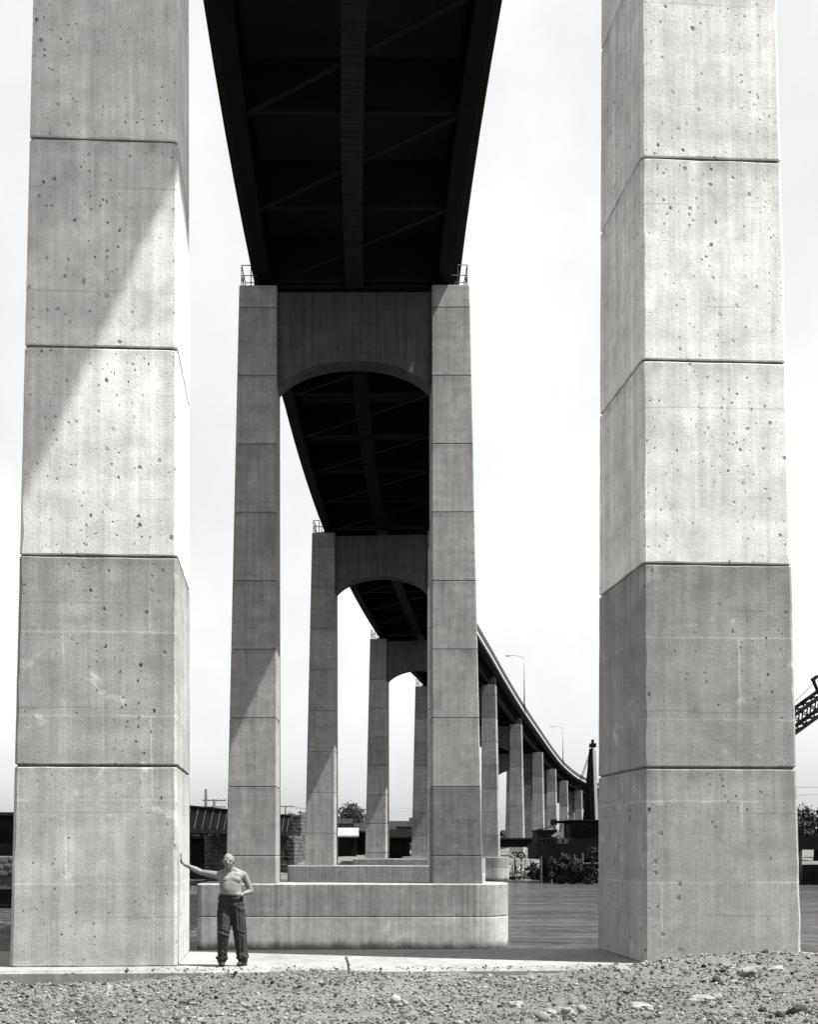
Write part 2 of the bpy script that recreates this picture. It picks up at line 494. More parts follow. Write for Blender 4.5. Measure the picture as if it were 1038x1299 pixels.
def footing_ring(y0, y1, x0, x1, z, rr, rl, inset=0):
    y0 += inset; y1 -= inset; x0 += inset; x1 -= inset
    pts = []
    def arc(cx, cy, r, a0, a1, n):
        for i in range(n + 1):
            a = R(a0 + (a1 - a0) * i / n)
            pts.append((cx + r * math.cos(a), cy + r * math.sin(a), z))
    arc(x1 - rr, y0 + rr, rr, -90, 0, 12)
    arc(x1 - rr, y1 - rr, rr, 0, 90, 12)
    arc(x0 + rl, y1 - rl, rl, 90, 180, 4)
    arc(x0 + rl, y0 + rl, rl, 180, 270, 4)
    return pts

piers = []
for i, (X, Y, ztop, zj, zf) in enumerate(PIERS):
    where = {0: 'with a man leaning on its left leg', 1: 'with dark arched beam, right behind the man',
             2: 'seen through the arch of the second pier', 3: 'behind the third pier'}.get(i, 'along the curving deck')
    rz = -math.atan(HEAD[i])
    P = empty('bridge_pier', (X, Y, 0), rz)
    tag(P, f'{ORD[i]} concrete bridge pier from the camera, {where}' if i < 4 else f'{ORD[i]} two-legged concrete bridge pier from the camera along the curving deck',
        'bridge pier', 'concrete piers of the viaduct')
    w0, d0 = (2.40, 2.95) if i == 0 else (2.24, 2.9)
    joints = [zf]
    z = zj
    while z < ztop - 0.6:
        if z > zf + 0.4: joints.append(z)
        z += 3.05
    joints.append(ztop)
    for side in (-1, 1):
        core = MB().rings([leg_ring(side, w0, d0, zf + 0.01, 0.03), leg_ring(side, w0, d0, ztop - 0.03, 0.03)]).build('leg', M['groove'], P)
        for q in range(len(joints) - 1):
            z0, z1 = joints[q], joints[q + 1]
            if i == 0:
                low = z1 < 6.2
                g = (0.365 if z0 < 1 else 0.305) * (1.0 if side < 0 else 0.82) if low else 0.56 + 0.012 * q
                mat = M['conc_low'] if low else M['conc']
            elif i == 1:
                low = z1 < (1.6 if side < 0 else 4.5)
                g = (0.145 if side > 0 else 0.22) if low else 0.26
                mat = M['conc_low'] if low else M['conc_two']
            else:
                g, mat = (0.235 if z1 < ztop - 4 else 0.16) * random.choice((0.86, 1.0, 1.0, 1.1)), M['conc_far']  # top lifts darker: the deck's shade is put into their tone
            g *= random.uniform(0.94, 1.06)
            gap = 0.016 if i < 3 else 0.03
            if q == 0: z0 -= 0.014
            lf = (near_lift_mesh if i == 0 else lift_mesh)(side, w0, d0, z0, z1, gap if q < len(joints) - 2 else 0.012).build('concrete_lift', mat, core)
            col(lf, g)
    # arched cap beam, set back between the legs
    bm = MB()
    N = 28
    y0, y1 = 0.62, 1.95
    zb = ztop - 0.25
    prof = []
    for q in range(N + 1):
        t = -1 + 2 * q / N
        x = t * (XI + 0.03)
        sag = 1.28 * (1 - math.sqrt(max(0, 1 - (t * 0.93) ** 2))) / (1 - math.sqrt(1 - 0.93 ** 2))
        prof.append((x, zb - 3.05 - sag))
    vs = []
    for y in (y0, y1):
        for x, zz in prof: vs += [(x, y, zz), (x, y, zb)]
    n2 = 2 * (N + 1)
    fs = []
    for q in range(N):
        a = 2 * q
        fs += [(a, a+2, a+3, a+1), (n2+a, n2+a+1, n2+a+3, n2+a+2), (a, n2+a, n2+a+2, a+2), (a+1, a+3, n2+a+3, n2+a+1)]
    fs += [(0, 1, n2+1, n2), (2*N, n2+2*N, n2+2*N+1, 2*N+1)]
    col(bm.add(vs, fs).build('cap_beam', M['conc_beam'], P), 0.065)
    # footing, round nose upstream (right); two pours
    fa = dict(y0=-0.75, y1=d0 + 0.75, x0=-6.9, x1=6.9, rr=1.75, rl=0.25)
    if i == 0: fa.update(y0=-0.62, y1=d0 + 0.05)
    def foot(z0, z1):
        kw = dict(fa)
        return MB().rings([footing_ring(z=z0, **kw), footing_ring(z=z1 - 0.05, **kw), footing_ring(z=z1, inset=0.05, **kw)])
    if i < 5:
        core = foot(WATER_Z - 1.5, zf - 1.42).build('footing', M['conc_foot'], P)
        col(core, 0.33)
        up = MB().rings([footing_ring(z=zf - 1.40, **fa), footing_ring(z=zf - 0.04, **fa), footing_ring(z=zf, inset=0.04, **fa)]).build('footing_cap', M['conc_foot'] if i == 0 else M['conc_drip'], P)
        col(up, 0.21 if i == 0 else 0.23)
    else:
        up = MB().rings([footing_ring(z=-4.0, **fa), footing_ring(z=zf - 0.04, **fa), footing_ring(z=zf, inset=0.04, **fa)]).build('footing', M['conc_foot'], P)
        col(up, 0.2)
    # bearings and the little inspection platforms on the leg tops
    for side in (-1, 1):
        yc = d0 / 2
        b = MB().box((side * 4.05 - 0.48, yc - 0.55, ztop + 0.002), (side * 4.05 + 0.48, yc + 0.55, ztop + 0.16))
        b.box((side * 4.05 - 0.3, yc - 0.4, ztop + 0.16), (side * 4.05 + 0.3, yc + 0.4, ztop + 0.29))
        b.build('bearing', M['dark'], P)
        if i < 6:
            xo = side * (XI + w0 - BAT * ztop - 0.10)
            xi2 = side * (XI + w0 - BAT * ztop - 0.52)
            h = MB()
            ya, yb = BATD * ztop + 0.12, d0 - BATD * ztop - 0.12
            r = 0.022 if i < 2 else 0.03
            z0 = ztop
            for (x, y) in ((xo, ya), (xo, yb), (xi2, ya), (xi2, yb), (xo, (ya + yb) / 2)):
                h.tube([(x, y, z0 - 0.02), (x, y, z0 + 0.93)], r, 6)
            for zz in (0.46, 0.92):
                h.tube([(xi2 - side * (0.25 if zz < 0.5 else 0), ya, z0 + zz), (xo, ya, z0 + zz), (xo, yb, z0 + zz), (xi2, yb, z0 + zz)], r, 6)
            h.build('handrail', M['rail_dark'], P)
    piers.append(P)

# ------------------------------------------------------------------ deck
def deck_points():
    pts = [(26.0, -98, 33.8), (12.6, -60.5, 32.3), (5.2, -20.6, 30.4)]
    for i, (X, Y, ztop, zj, zf) in enumerate(PIERS):
        h = HEAD[i]
        pts.append((X + h * 1.45, Y + 1.45, ztop + 0.30))
    pts.append((129, 514, 13.2))
    pts.append((158, 541, 12.5))
    return [Vector(p) for p in pts]
DP = deck_points()

def cr(t):
    i = int(math.floor(t)); i = max(1, min(i, len(DP) - 3)); u = t - i
    p0, p1, p2, p3 = DP[i-1], DP[i], DP[i+1], DP[i+2]
    return 0.5 * ((2*p1) + (p2-p0)*u + (2*p0-5*p1+4*p2-p3)*u*u + (3*p1-p0-3*p2+p3)*u*u*u)

def frame(t):
    p = cr(t)
    d = cr(min(t + 0.01, len(DP) - 2.0)) - cr(max(t - 0.01, 1.0))
    d.z = 0; d.normalize()
    return p, Vector((d.y, -d.x, 0)), d

def sweep(mb, t0, t1, n, prof, org):
    rr = []
    for k in range(n + 1):
        p, r, d = frame(t0 + (t1 - t0) * k / n)
        rr.append([p + r * u + Vector((0, 0, v)) - org for u, v in prof])
    m = len(prof); base = len(mb.v)
    for ring in rr: mb.v += [tuple(p) for p in ring]
    for k in range(n):
        for i in range(m):
            j = (i + 1) % m
            mb.f.append((base+k*m+i, base+(k+1)*m+i, base+(k+1)*m+j, base+k*m+j))
    mb.f.append(tuple(base + i for i in range(m)))
    mb.f.append(tuple(base + n*m + i for i in range(m))[::-1])
    return mb

def rect(u0, v0, u1, v1):
    return [(u0, v0), (u0, v1), (u1, v1), (u1, v0)]

GD = 2.35     # girder depth
SPAN_LABEL = {1: 'dark deck span farthest behind the camera', 2: 'dark deck span passing overhead behind the camera',
              3: 'black underside of the nearest deck span with its central plank walkway',
              4: 'black deck span seen through the arch of the second pier',
              5: 'black deck span seen through the arch of the third pier'}
NAMES = ['', '', '', '', '', '', 'fourth', 'fifth', 'sixth', 'seventh', 'eighth', 'ninth', 'tenth', 'eleventh', 'twelfth', 'thirteenth']
GAP = 0.00004
for s in range(1, len(DP) - 2):
    t0, t1 = s + GAP, s + 1 - GAP
    org = cr(t0)
    E = empty('bridge_deck', org)
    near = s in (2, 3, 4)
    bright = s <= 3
    lab = SPAN_LABEL.get(s) or f'dark steel deck span resting on the {NAMES[s]} pier from the camera, with railing'
    tag(E, lab, 'bridge deck', 'deck spans of the viaduct')
    n = 10
    sl = MB(); sweep(sl, t0, t1, n, [(-5.0, GD + 0.05), (-5.0, GD + 0.32), (5.0, GD + 0.32), (5.0, GD + 0.05), (4.3, GD), (-4.3, GD)], org)
    sl.build('slab', M['slab'], E)
    for sd in (-1, 1):
        cb = MB(); sweep(cb, t0, t1, n, rect(*(sorted((sd*5.06, sd*4.55))[0], GD + 0.325, sorted((sd*5.06, sd*4.55))[1], GD + 0.58)), org)
        cb.build('kerb', M['curb'], E)
        g = MB()
        c = sd * 4.05
        sweep(g, t0, t1, n, rect(c - 0.30, 0, c + 0.30, 0.06), org)
        sweep(g, t0, t1, n, rect(c - 0.02, 0.06, c + 0.02, GD - 0.06), org)
        sweep(g, t0, t1, n, rect(c - 0.26, GD - 0.06, c + 0.26, GD - 0.004), org)
        for q in range(19):
            p, r, d = frame(t0 + (t1 - t0) * (q + 0.5) / 19)
            for e in (-1, 1):
                a = p + r * (c + e * 0.13) - org
                g.bar(a + Vector((0, 0, 0.062)), a + Vector((0, 0, GD - 0.062)), 0.2, 0.02, up=d)
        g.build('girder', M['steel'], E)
        # railing: posts, three rails, balusters
        ra = MB()
        for v in (0.66, 0.9, 1.15, 1.4, 1.62):
            sweep(ra, t0, t1, n, rect(sd * 4.88 - 0.05, GD + v, sd * 4.88 + 0.05, GD + v + 0.07), org)
        nb = 190 if s > 5 else 60
        for q in range(nb):
            p, r, d = frame(t0 + (t1 - t0) * (q + 0.5) / nb)
            a = p + r * (sd * 4.88) - org
            wd = 0.2 if q % 10 == 0 else 0.09
            ra.bar(a + Vector((0, 0, GD + 0.584)), a + Vector((0, 0, GD + 1.66)), wd, wd * 0.6, up=r)
        ra.build('railing', M['railing'], E)
    # floor beams and the bottom laterals
    nb = 6
    for q in range(nb + 1):
        t = t0 + (t1 - t0) * (q + (0.04 if q == 0 else -0.04 if q == nb else 0)) / nb
        p, r, d = frame(t)
        p = p - org
        fb = MB()
        fb.bar(p - r * 4.0 + Vector((0, 0, 0.22)), p + r * 4.0 + Vector((0, 0, 0.22)), 0.26, 0.09)
        fb.bar(p - r * 4.0 + Vector((0, 0, 1.2)), p + r * 4.0 + Vector((0, 0, 1.2)), 0.03, 1.9)
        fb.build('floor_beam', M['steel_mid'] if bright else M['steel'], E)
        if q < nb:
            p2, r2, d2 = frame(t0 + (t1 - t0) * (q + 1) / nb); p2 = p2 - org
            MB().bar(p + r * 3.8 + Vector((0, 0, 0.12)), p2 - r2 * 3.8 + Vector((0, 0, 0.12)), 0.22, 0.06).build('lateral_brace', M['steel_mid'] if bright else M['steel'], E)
    # central timber walkway hung at bottom-flange level
    if near:
        wk = MB()
        for e in (-1, 1): sweep(wk, t0, t1, n, rect(e * 0.36 - 0.03, 0.02, e * 0.36 + 0.03, 0.07), org)
        wk = wk.build('walkway', M['steel_mid'], E)
        npk = 92
        L = (cr(t1) - cr(t0)).length / npk
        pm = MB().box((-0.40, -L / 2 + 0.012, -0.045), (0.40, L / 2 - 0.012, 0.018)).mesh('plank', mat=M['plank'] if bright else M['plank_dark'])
        for q in range(npk):
            p, r, d = frame(t0 + (t1 - t0) * (q + 0.5) / npk)
            pl = link('plank', pm, None, wk, p - org + Vector((random.uniform(-.015, .015), 0, random.uniform(-.006, .006))))
            pl.rotation_euler = (0, 0, -math.atan2(d.x, d.y) + random.uniform(-.008, .008))
    else:
        wk = MB(); sweep(wk, t0, t1, n, rect(-0.4, 0.0, 0.4, 0.06), org)
        wk.build('walkway', M['steel'], E)

# ------------------------------------------------------------------ lamps on the deck
def street_lamp(t, sd, label, h=8.6):
    p, r, d = frame(t)
    base = p + r * (sd * 5.0) + Vector((0, 0, GD + 0.66))
    L = empty('street_lamp', base)
    tag(L, label, 'street lamp', 'lamps along the deck railing')
    MB().tube([(0, 0, 0.9), (0, 0, 4), (0, 0, h)], [0.11, 0.09, 0.065], 8).build('post', M['lamp'], L, True)
    MB().box((-0.17, -0.17, -0.3), (0.17, 0.17, 0.95)).build('post_base', M['dark'], L)
    a = -r * sd
    pts = [Vector((0, 0, h - 0.05)) + a * (2.3 * u) + Vector((0, 0, 0.55 * math.sin(min(u * 1.25, 1) * math.pi / 2))) for u in (0, .15, .35, .6, .85, 1)]
    MB().tube(pts, 0.045, 6).build('arm', M['lamp'], L, True)
    e = pts[-1]
    hm = MB()
    rr = []
    for u, rad in ((0, .05), (.1, .14), (.3, .2), (.55, .2), (.72, .12), (.78, .03)):
        c = e + a * u - Vector((0, 0, 0.05))
        rr.append([c + d * (rad * math.cos(q * math.pi / 4)) + Vector((0, 0, 0.6 * rad * math.sin(q * math.pi / 4))) for q in range(8)])
    hm.rings(rr).build('lamp_head', M['lamp'], L, True)
def find_t(px, sd):
    best = None
    for k in range(3000):
        t = 5 + 9 * k / 3000
        p, r, d = frame(t)
        q = p + r * (sd * 5.0)
        x = CX + F * q.x / q.y
        if best is None or abs(x - px) < best[0]: best = (abs(x - px), t)
    return best[1]
tl = find_t(665.5, 1)
street_lamp(tl, 1, 'tall nearest lamp post with curved arm on the deck railing')
tl2 = find_t(714.5, 1)
street_lamp(tl2, 1, 'smaller farther lamp post on the near side of the deck bend')
street_lamp(tl2 - 0.15, -1, 'lamp head just showing above the railing from the far side of the deck')

# ------------------------------------------------------------------ gravel
ICO = None
def ico():
    bm = bmesh.new(); bmesh.ops.create_icosphere(bm, subdivisions=1, radius=1)
    v = np.array([p.co[:] for p in bm.verts]); f = np.array([[q.index for q in t.verts] for t in bm.faces])
    bm.free(); return v, f
IV, IF = ico()
# 12-vertex icosahedron: only 20 faces
def stones(n, pos_fn, size_fn, sink=0.35):
    nv, nf = len(IV), len(IF)
    V = np.zeros((n, nv, 3)); 
    for k in range(n):
        x, y, z = pos_fn()
        s = size_fn()
        sc = s * rng.uniform(0.35, 1.5, 3) * np.array([1.1, 1.1, 0.7])
        v = IV * (1 + rng.uniform(-0.45, 0.45, (nv, 1))) * sc
        a = rng.uniform(0, 6.283); c_, s_ = math.cos(a), math.sin(a)
        b = rng.uniform(-1.2, 1.2); cb, sb = math.cos(b), math.sin(b)
        v = v @ np.array([[1, 0, 0], [0, cb, -sb], [0, sb, cb]]).T @ np.array([[c_, -s_, 0], [s_, c_, 0], [0, 0, 1]]).T
        V[k] = v + (x, y, z + s * sink)
    Fa = (IF[None] + (np.arange(n) * nv)[:, None, None]).reshape(-1, 3)
    me = bpy.data.meshes.new('gravel')
    V = V.reshape(-1, 3)
    me.vertices.add(len(V)); me.vertices.foreach_set('co', V.ravel())
    me.loops.add(Fa.size); me.loops.foreach_set('vertex_index', Fa.ravel().astype(np.int32))
    me.polygons.add(len(Fa))
    me.polygons.foreach_set('loop_start', np.arange(0, Fa.size, 3, dtype=np.int32))
    me.polygons.foreach_set('loop_total', np.full(len(Fa), 3, dtype=np.int32))
    me.update(calc_edges=True); me.validate()
    return me
def gpos():
    while True:
        y = rng.uniform(13.0, 19.9)
        x = rng.uniform(-6.4, 8.2)
        # nothing on the clean slab
        if y > 18.75 and x < 2.6 + 0.5 * math.sin(y * 3): 
            if y > 19.0 or rng.random() < 0.6: continue
        if noise.noise(Vector((x * 1.1, y * 1.1, 4))) < rng.uniform(-0.7, 0.35): continue
        z = heap(x, y)
        if z < -0.6: continue
        return x, y, z
g1 = stones(60000, gpos, lambda: min(0.004 + 0.0058 * rng.exponential(1.0), 0.03) * (rng.uniform(1.4, 2.6) if rng.random() < 0.02 else 1))
tag(link('gravel', g1, M['gravel']), 'loose grey gravel and broken stones on the river bank', 'gravel', kind='stuff')

def spos():
    x = rng.uniform(-3.5, 3.6); u = rng.exponential(0.16)
    pier_y = 19.28 + 0.063 * (x - 0.745) + u
    return x, min(pier_y, 21.5), 0.0
tag(link('grit', stones(700, spos, lambda: 0.004 + 0.004 * rng.exponential(1.0)), M['gravel']), 'grit spilled along the front edge of the pale slab', 'gravel', kind='stuff')

# single rocks one can pick out
def rock(px, py, D, s, mat, label, flatn=0.6, seed=0):
    x = (px - CX) / F * D
    z = heap(x, D)
    bm = bmesh.new(); bmesh.ops.create_icosphere(bm, subdivisions=3, radius=1)
    for v in bm.verts:
        c = v.co.copy()
        f = 1 + 0.45 * noise.noise(c * 1.3 + Vector((seed * 3.1, 0, 0))) + 0.15 * noise.noise(c * 4 + Vector((seed, 5, 0)))
        v.co = Vector((c.x * s * 1.2, c.y * s * 0.9, c.z * s * flatn)) * f
    me = bpy.data.meshes.new('rock'); bm.to_mesh(me); bm.free()
    o = link('rock', me, mat, None, (x, D, z + s * flatn * 0.35))
    o.rotation_euler = (0, 0, seed * 1.7)
    tag(o, label, 'rock', 'larger rocks on the gravel bank')
ROCKS = [
    (812, 1275, 15.6, 0.15, 'rock_pale', 'flat white rock low on the gravel right of centre', 0.35),
    (890, 1262, 16.3, 0.13, 'rock_pale', 'pale flat rock on the gravel below the right leg', 0.4),
    (722, 1285, 15.0, 0.085, 'rock_pale', 'pale upright stone near the bottom edge of the gravel', 0.9),
    (1015, 1281, 15.2, 0.12, 'rock_dark', 'black rock in the bottom right corner', 0.7),
    (990, 1287, 14.9, 0.06, 'rock_dark', 'small black stone left of the corner black rock', 0.7),
    (968, 1273, 15.6, 0.055, 'rock_dark', 'small dark stone above the corner black rock', 0.7),
    (655, 1272, 15.8, 0.08, 'rock_mid', 'grey lump of stone in the middle of the gravel', 0.7),
    (700, 1280, 15.3, 0.07, 'rock_mid', 'grey stone just left of the pale upright stone', 0.7),
    (512, 1275, 15.6, 0.055, 'rock_dark', 'dark stone on the gravel below the stake', 0.6),
    (950, 1230, 18.3, 0.13, 'rock_mid', 'grey rock piled against the foot of the right leg', 0.6),
    (790, 1229, 18.9, 0.11, 'rock_pale', 'pale stone lying at the corner of the right leg', 0.45),
    (240, 1265, 16.2, 0.055, 'rock_dark', 'dark stone on the gravel below the left leg', 0.7),
    (985, 1222, 18.5, 0.10, 'rock_mid', 'stone at the outer corner of the right leg', 0.6),
    (100, 1288, 15.0, 0.06, 'rock_dark', 'dark stone near the bottom left corner', 0.5)]
for i, (px, py, D, s, m, lab, fl) in enumerate(ROCKS):
    rock(px, py, D, s, M[m], lab, fl, i + 1)

# stake standing on the slab edge
p = at(442, 1231, 19.1)
st = MB().tube([(0, 0, -0.15), (0.0, 0, 0.1), (-0.035, 0.02, 0.205)], [0.014, 0.017, 0.022], 7).build('stake', M['pole'], None, True, (p.x, p.y, -0.02))
tag(st, 'short dark stake leaning at the front edge of the concrete slab', 'stake')

# ------------------------------------------------------------------ the man
def limb(bm, p0, r0, p1, r1, n=None, sq=(1, 1, 1)):
    p0, p1 = Vector(p0), Vector(p1)
    n = n or max(2, int((p1 - p0).length / (min(r0, r1) * 0.45)))
    for k in range(n + 1):
        u = k / n
        ell(bm, p0.lerp(p1, u), [(r0 + (r1 - r0) * u) * q for q in sq])
def ell(bm, c, r, rot=None):
    if isinstance(r, (int, float)): r = (r, r, r)
    m = Matrix.Translation(Vector(c)) @ (rot.to_matrix().to_4x4() if rot else Matrix()) @ Matrix.Diagonal((r[0], r[1], r[2], 1))
    bmesh.ops.create_icosphere(bm, subdivisions=3 if max(r) > 0.055 else 2, radius=1, matrix=m)
def fuse(bm, name, voxel, smooth_it=6, wrinkle=None):
    me = bpy.data.meshes.new(name); bm.to_mesh(me); bm.free()
    o = bpy.data.objects.new('tmp', me); COL.objects.link(o)
    m = o.modifiers.new('r', 'REMESH'); m.mode = 'VOXEL'; m.voxel_size = voxel
    s = o.modifiers.new('s', 'SMOOTH'); s.iterations = smooth_it; s.factor = 0.5
    dg = bpy.context.evaluated_depsgraph_get()
    out = bpy.data.meshes.new_from_object(o.evaluated_get(dg))
    bpy.data.objects.remove(o); bpy.data.meshes.remove(me)
    if wrinkle:
        nn = [v.normal.copy() for v in out.vertices]
        for v, q in zip(out.vertices, nn): v.co += q * wrinkle(v.co)
    out.polygons.foreach_set('use_smooth', [True] * len(out.polygons))
    out.name = name
    return out

k = NT('skin'); pos = k.n('TexCoord').outputs['Object']
k.gray(k.rng(k.noise(pos, 9, 4), 0.3, 0.7, 0.12, 0.20), (1, 0.985, 0.95))
k.b.inputs['Roughness'].default_value = 0.65
k.b.inputs['Specular IOR Level'].default_value = 0.15
M['skin'] = k.m
M['hair'] = flat('white_hair', 0.32, 0.8, 0.1, 40)
M['cloth'] = flat('dark_trouser_cloth', 0.020, 0.85, 0.4, 14, 0.004)
M['belt'] = flat('black_belt', 0.012, 0.5)
M['shoe'] = flat('black_shoe', 0.014, 0.45)
M['eye'] = flat('dark_eye', 0.02, 0.4)
M['lip'] = flat('lip_skin', 0.14, 0.6)  # even grey of the mouth
M['cuff'] = flat('pale_cloth_rag', 0.4, 0.9, 0.1, 10)

MAN = empty('person', (-1.955, 19.72, 0.0))
tag(MAN, 'bald shirtless man in dark baggy trousers leaning one hand on the left leg', 'person')
bm = bmesh.new()
# head, turned slightly, chin down
hc = Vector((0.005, -0.03, 1.53))
ell(bm, hc + Vector((0, 0.012, 0.018)), (0.076, 0.094, 0.092))
ell(bm, hc + Vector((0, -0.028, -0.035)), (0.061, 0.062, 0.078))
ell(bm, hc + Vector((0, -0.062, -0.088)), (0.030, 0.026, 0.024))          # chin
limb(bm, hc + Vector((-0.04, -0.066, 0.014)), 0.016, hc + Vector((0.04, -0.066, 0.014)), 0.016)  # brow
limb(bm, hc + Vector((0, -0.084, 0.002)), 0.009, hc + Vector((0, -0.100, -0.032)), 0.014)       # nose
for e in (-1, 1):
    ell(bm, hc + Vector((e * 0.078, 0.014, -0.012)), (0.010, 0.020, 0.034))    # ears
    ell(bm, hc + Vector((e * 0.040, -0.052, -0.036)), (0.022, 0.018, 0.026))   # cheeks
limb(bm, hc + Vector((0, 0.016, -0.07)), 0.060, (0.02, 0.035, 1.345), 0.068)
# trunk
TR = [(0.96, 0.162, 0.112, 0.012), (1.04, 0.158, 0.128, -0.006), (1.12, 0.155, 0.124, -0.010), (1.20, 0.166, 0.116, 0.0), (1.28, 0.178, 0.100, 0.018), (1.335, 0.150, 0.080, 0.03)]
for q in range(len(TR) - 1):
    for u in (0, 0.125, 0.25, 0.375, 0.5, 0.625, 0.75, 0.875):
        a_, b_ = TR[q], TR[q + 1]
        z, rx, ry, yc = [a_[m_] + (b_[m_] - a_[m_]) * u for m_ in range(4)]
        ell(bm, (0.035, yc, z), (rx, ry, 0.06))
for e in (-1, 1):
    ell(bm, (0.035 + e * 0.070, -0.062, 1.255), (0.085, 0.036, 0.060))
for e in (-1, 1):
    limb(bm, (0.030 + e * 0.03, 0.03, 1.405), 0.044, (0.035 + e * 0.165, 0.035, 1.322), 0.060)
    ell(bm, (0.035 + e * 0.10, 0.0, 1.30), (0.085, 0.072, 0.07))
# raised arm (towards the pier leg)
sh, el, wr = Vector((-0.145, 0.035, 1.315)), Vector((-0.41, 0.09, 1.365)), Vector((-0.655, 0.15, 1.475))
ell(bm, sh, (0.062, 0.06, 0.06))
limb(bm, sh, 0.058, sh.lerp(el, 0.5), 0.052); limb(bm, sh.lerp(el, 0.5), 0.052, el, 0.041); limb(bm, el, 0.043, el.lerp(wr, 0.35), 0.046); limb(bm, el.lerp(wr, 0.35), 0.045, el.lerp(wr, 0.4), 0.041); limb(bm, el.lerp(wr, 0.4), 0.040, wr, 0.026)
palm = Vector((-0.705, 0.16, 1.53))
limb(bm, wr, 0.027, palm, 0.026, 5, (0.7, 1.2, 1))
ell(bm, palm, (0.019, 0.042, 0.048))
for q, (dy, ln) in enumerate(((-0.036, 0.068), (-0.013, 0.080), (0.011, 0.076), (0.033, 0.058))):
    a = palm + Vector((-0.002, dy, 0.036))
    b = a + Vector((-0.003, dy * 0.35, ln * 0.5)); c = b + Vector((0.001, dy * 0.2, ln * 0.5))
    limb(bm, a, 0.0105, b, 0.0095); limb(bm, b, 0.0095, c, 0.008)
a = palm + Vector((0.004, -0.036, -0.012)); b = a + Vector((0.004, -0.03, 0.022)); c = b + Vector((-0.004, -0.012, 0.026))
limb(bm, a, 0.013, b, 0.0115); limb(bm, b, 0.0115, c, 0.009)
# other arm, hand on the hip
sh, el, wr = Vector((0.225, 0.035, 1.315)), Vector((0.325, 0.075, 1.085)), Vector((0.245, -0.02, 1.035))
wr = Vector((0.225, -0.045, 1.055))
ell(bm, sh + Vector((-0.012, 0, 0)), (0.060, 0.060, 0.064))
limb(bm, sh, 0.056, el, 0.043); limb(bm, el, 0.043, el.lerp(wr, 0.4), 0.040); limb(bm, el.lerp(wr, 0.4), 0.039, wr, 0.027)
palm = Vector((0.185, -0.085, 1.035))
limb(bm, wr, 0.027, palm, 0.024, 5)
ell(bm, palm, (0.040, 0.024, 0.034))
for q in range(4):
    a = palm + Vector((-0.022, -0.012, 0.022 - q * 0.016))
    b = a + Vector((-0.030, -0.010, -0.012 - q * 0.003)); c = b + Vector((-0.022, 0.004, -0.020))
    limb(bm, a, 0.0105, b, 0.0095); limb(bm, b, 0.0095, c, 0.008)
a = palm + Vector((0.0, 0.0, 0.03)); b = a + Vector((-0.012, 0.02, 0.028)); limb(bm, a, 0.012, b, 0.010)
# shins inside the trousers reach the shoes
limb(bm, (-0.04, 0.02, 0.9), 0.10, (-0.095, -0.03, 0.08), 0.045); limb(bm, (0.115, 0.02, 0.9), 0.10, (0.205, 0.03, 0.08), 0.045)
body = fuse(bm, 'body', 0.006, 9)
link('body', body, M['skin'], MAN)
# hair: a thin white fringe on the crown and sides
bm = bmesh.new()
ell(bm, hc + Vector((0, 0.052, 0.020)), (0.080, 0.070, 0.078))
ell(bm, hc + Vector((0, 0.050, -0.03)), (0.077, 0.055, 0.045))
link('hair', fuse(bm, 'hair', 0.007, 5), M['hair'], MAN)
for e in (-1, 1):
    q = bmesh.new(); ell(q, hc + Vector((e * 0.030, -0.077, -0.008)), (0.013, 0.007, 0.005))
    me = bpy.data.meshes.new('eye'); q.to_mesh(me); q.free(); link('eye', me, M['eye'], MAN)
q = bmesh.new(); ell(q, hc + Vector((0, -0.088, -0.062)), (0.024, 0.008, 0.005))
me = bpy.data.meshes.new('mouth'); q.to_mesh(me); q.free(); link('mouth', me, M['lip'], MAN)
# trousers
bm = bmesh.new()
ell(bm, (0.035, 0.0, 0.985), (0.182, 0.148, 0.075))
ell(bm, (0.035, 0.015, 0.90), (0.195, 0.142, 0.11))
for hip, kn, an in (((-0.045, 0.012, 0.83), (-0.062, -0.085, 0.47), (-0.095, -0.03, 0.11)), ((0.12, 0.012, 0.83), (0.165, 0.0, 0.47), (0.205, 0.03, 0.11))):
    limb(bm, hip, 0.115, kn, 0.090, 14); limb(bm, kn, 0.088, an, 0.076, 14)
    ell(bm, Vector(an) + Vector((0, -0.01, 0.015)), (0.088, 0.092, 0.045))
def wr_(c):
    ang = math.atan2(c.y, c.x - (-0.06 if c.x < 0.04 else 0.15))
    f = 0.017 * noise.noise(Vector((math.cos(ang) * 2.6, math.sin(ang) * 2.6, c.z * 1.8 + (5 if c.x > 0.04 else 0))))
    w = max(0.0, 1 - abs(c.z - 0.16) / 0.16) + 0.8 * max(0.0, 1 - abs(c.z - 0.50) / 0.13) + 0.6 * max(0.0, 1 - abs(c.z - 0.80) / 0.12)
    f += 0.024 * w * noise.noise(Vector((c.x * 7, c.y * 7 + 3, c.z * 26 + 14 * c.x)))
    if c.y < -0.03 and c.z < 0.85:
        cx = -0.062 - 0.03 * (0.8 - c.z) if c.x < 0.04 else 0.125 + 0.085 * (0.8 - c.z)
        f += 0.014 * math.exp(-((c.x - cx) / 0.012) ** 2)
    return f
link('trousers', fuse(bm, 'trousers', 0.008, 3, wr_), M['cloth'], MAN)
bl = MB()
ringp = [(0.035 + 0.174 * math.cos(a), -0.002 + 0.144 * math.sin(a)) for a in [2 * math.pi * q / 40 for q in range(40)]]
bl.rings([[(x, y, 1.015) for x, y in ringp], [(x * 1.01, y * 1.03, 1.02) for x, y in ringp], [(x, y * 1.02, 1.048) for x, y in ringp], [(x * .98, y * .98, 1.052) for x, y in ringp]])
bl.build('belt', M['belt'], MAN, True)
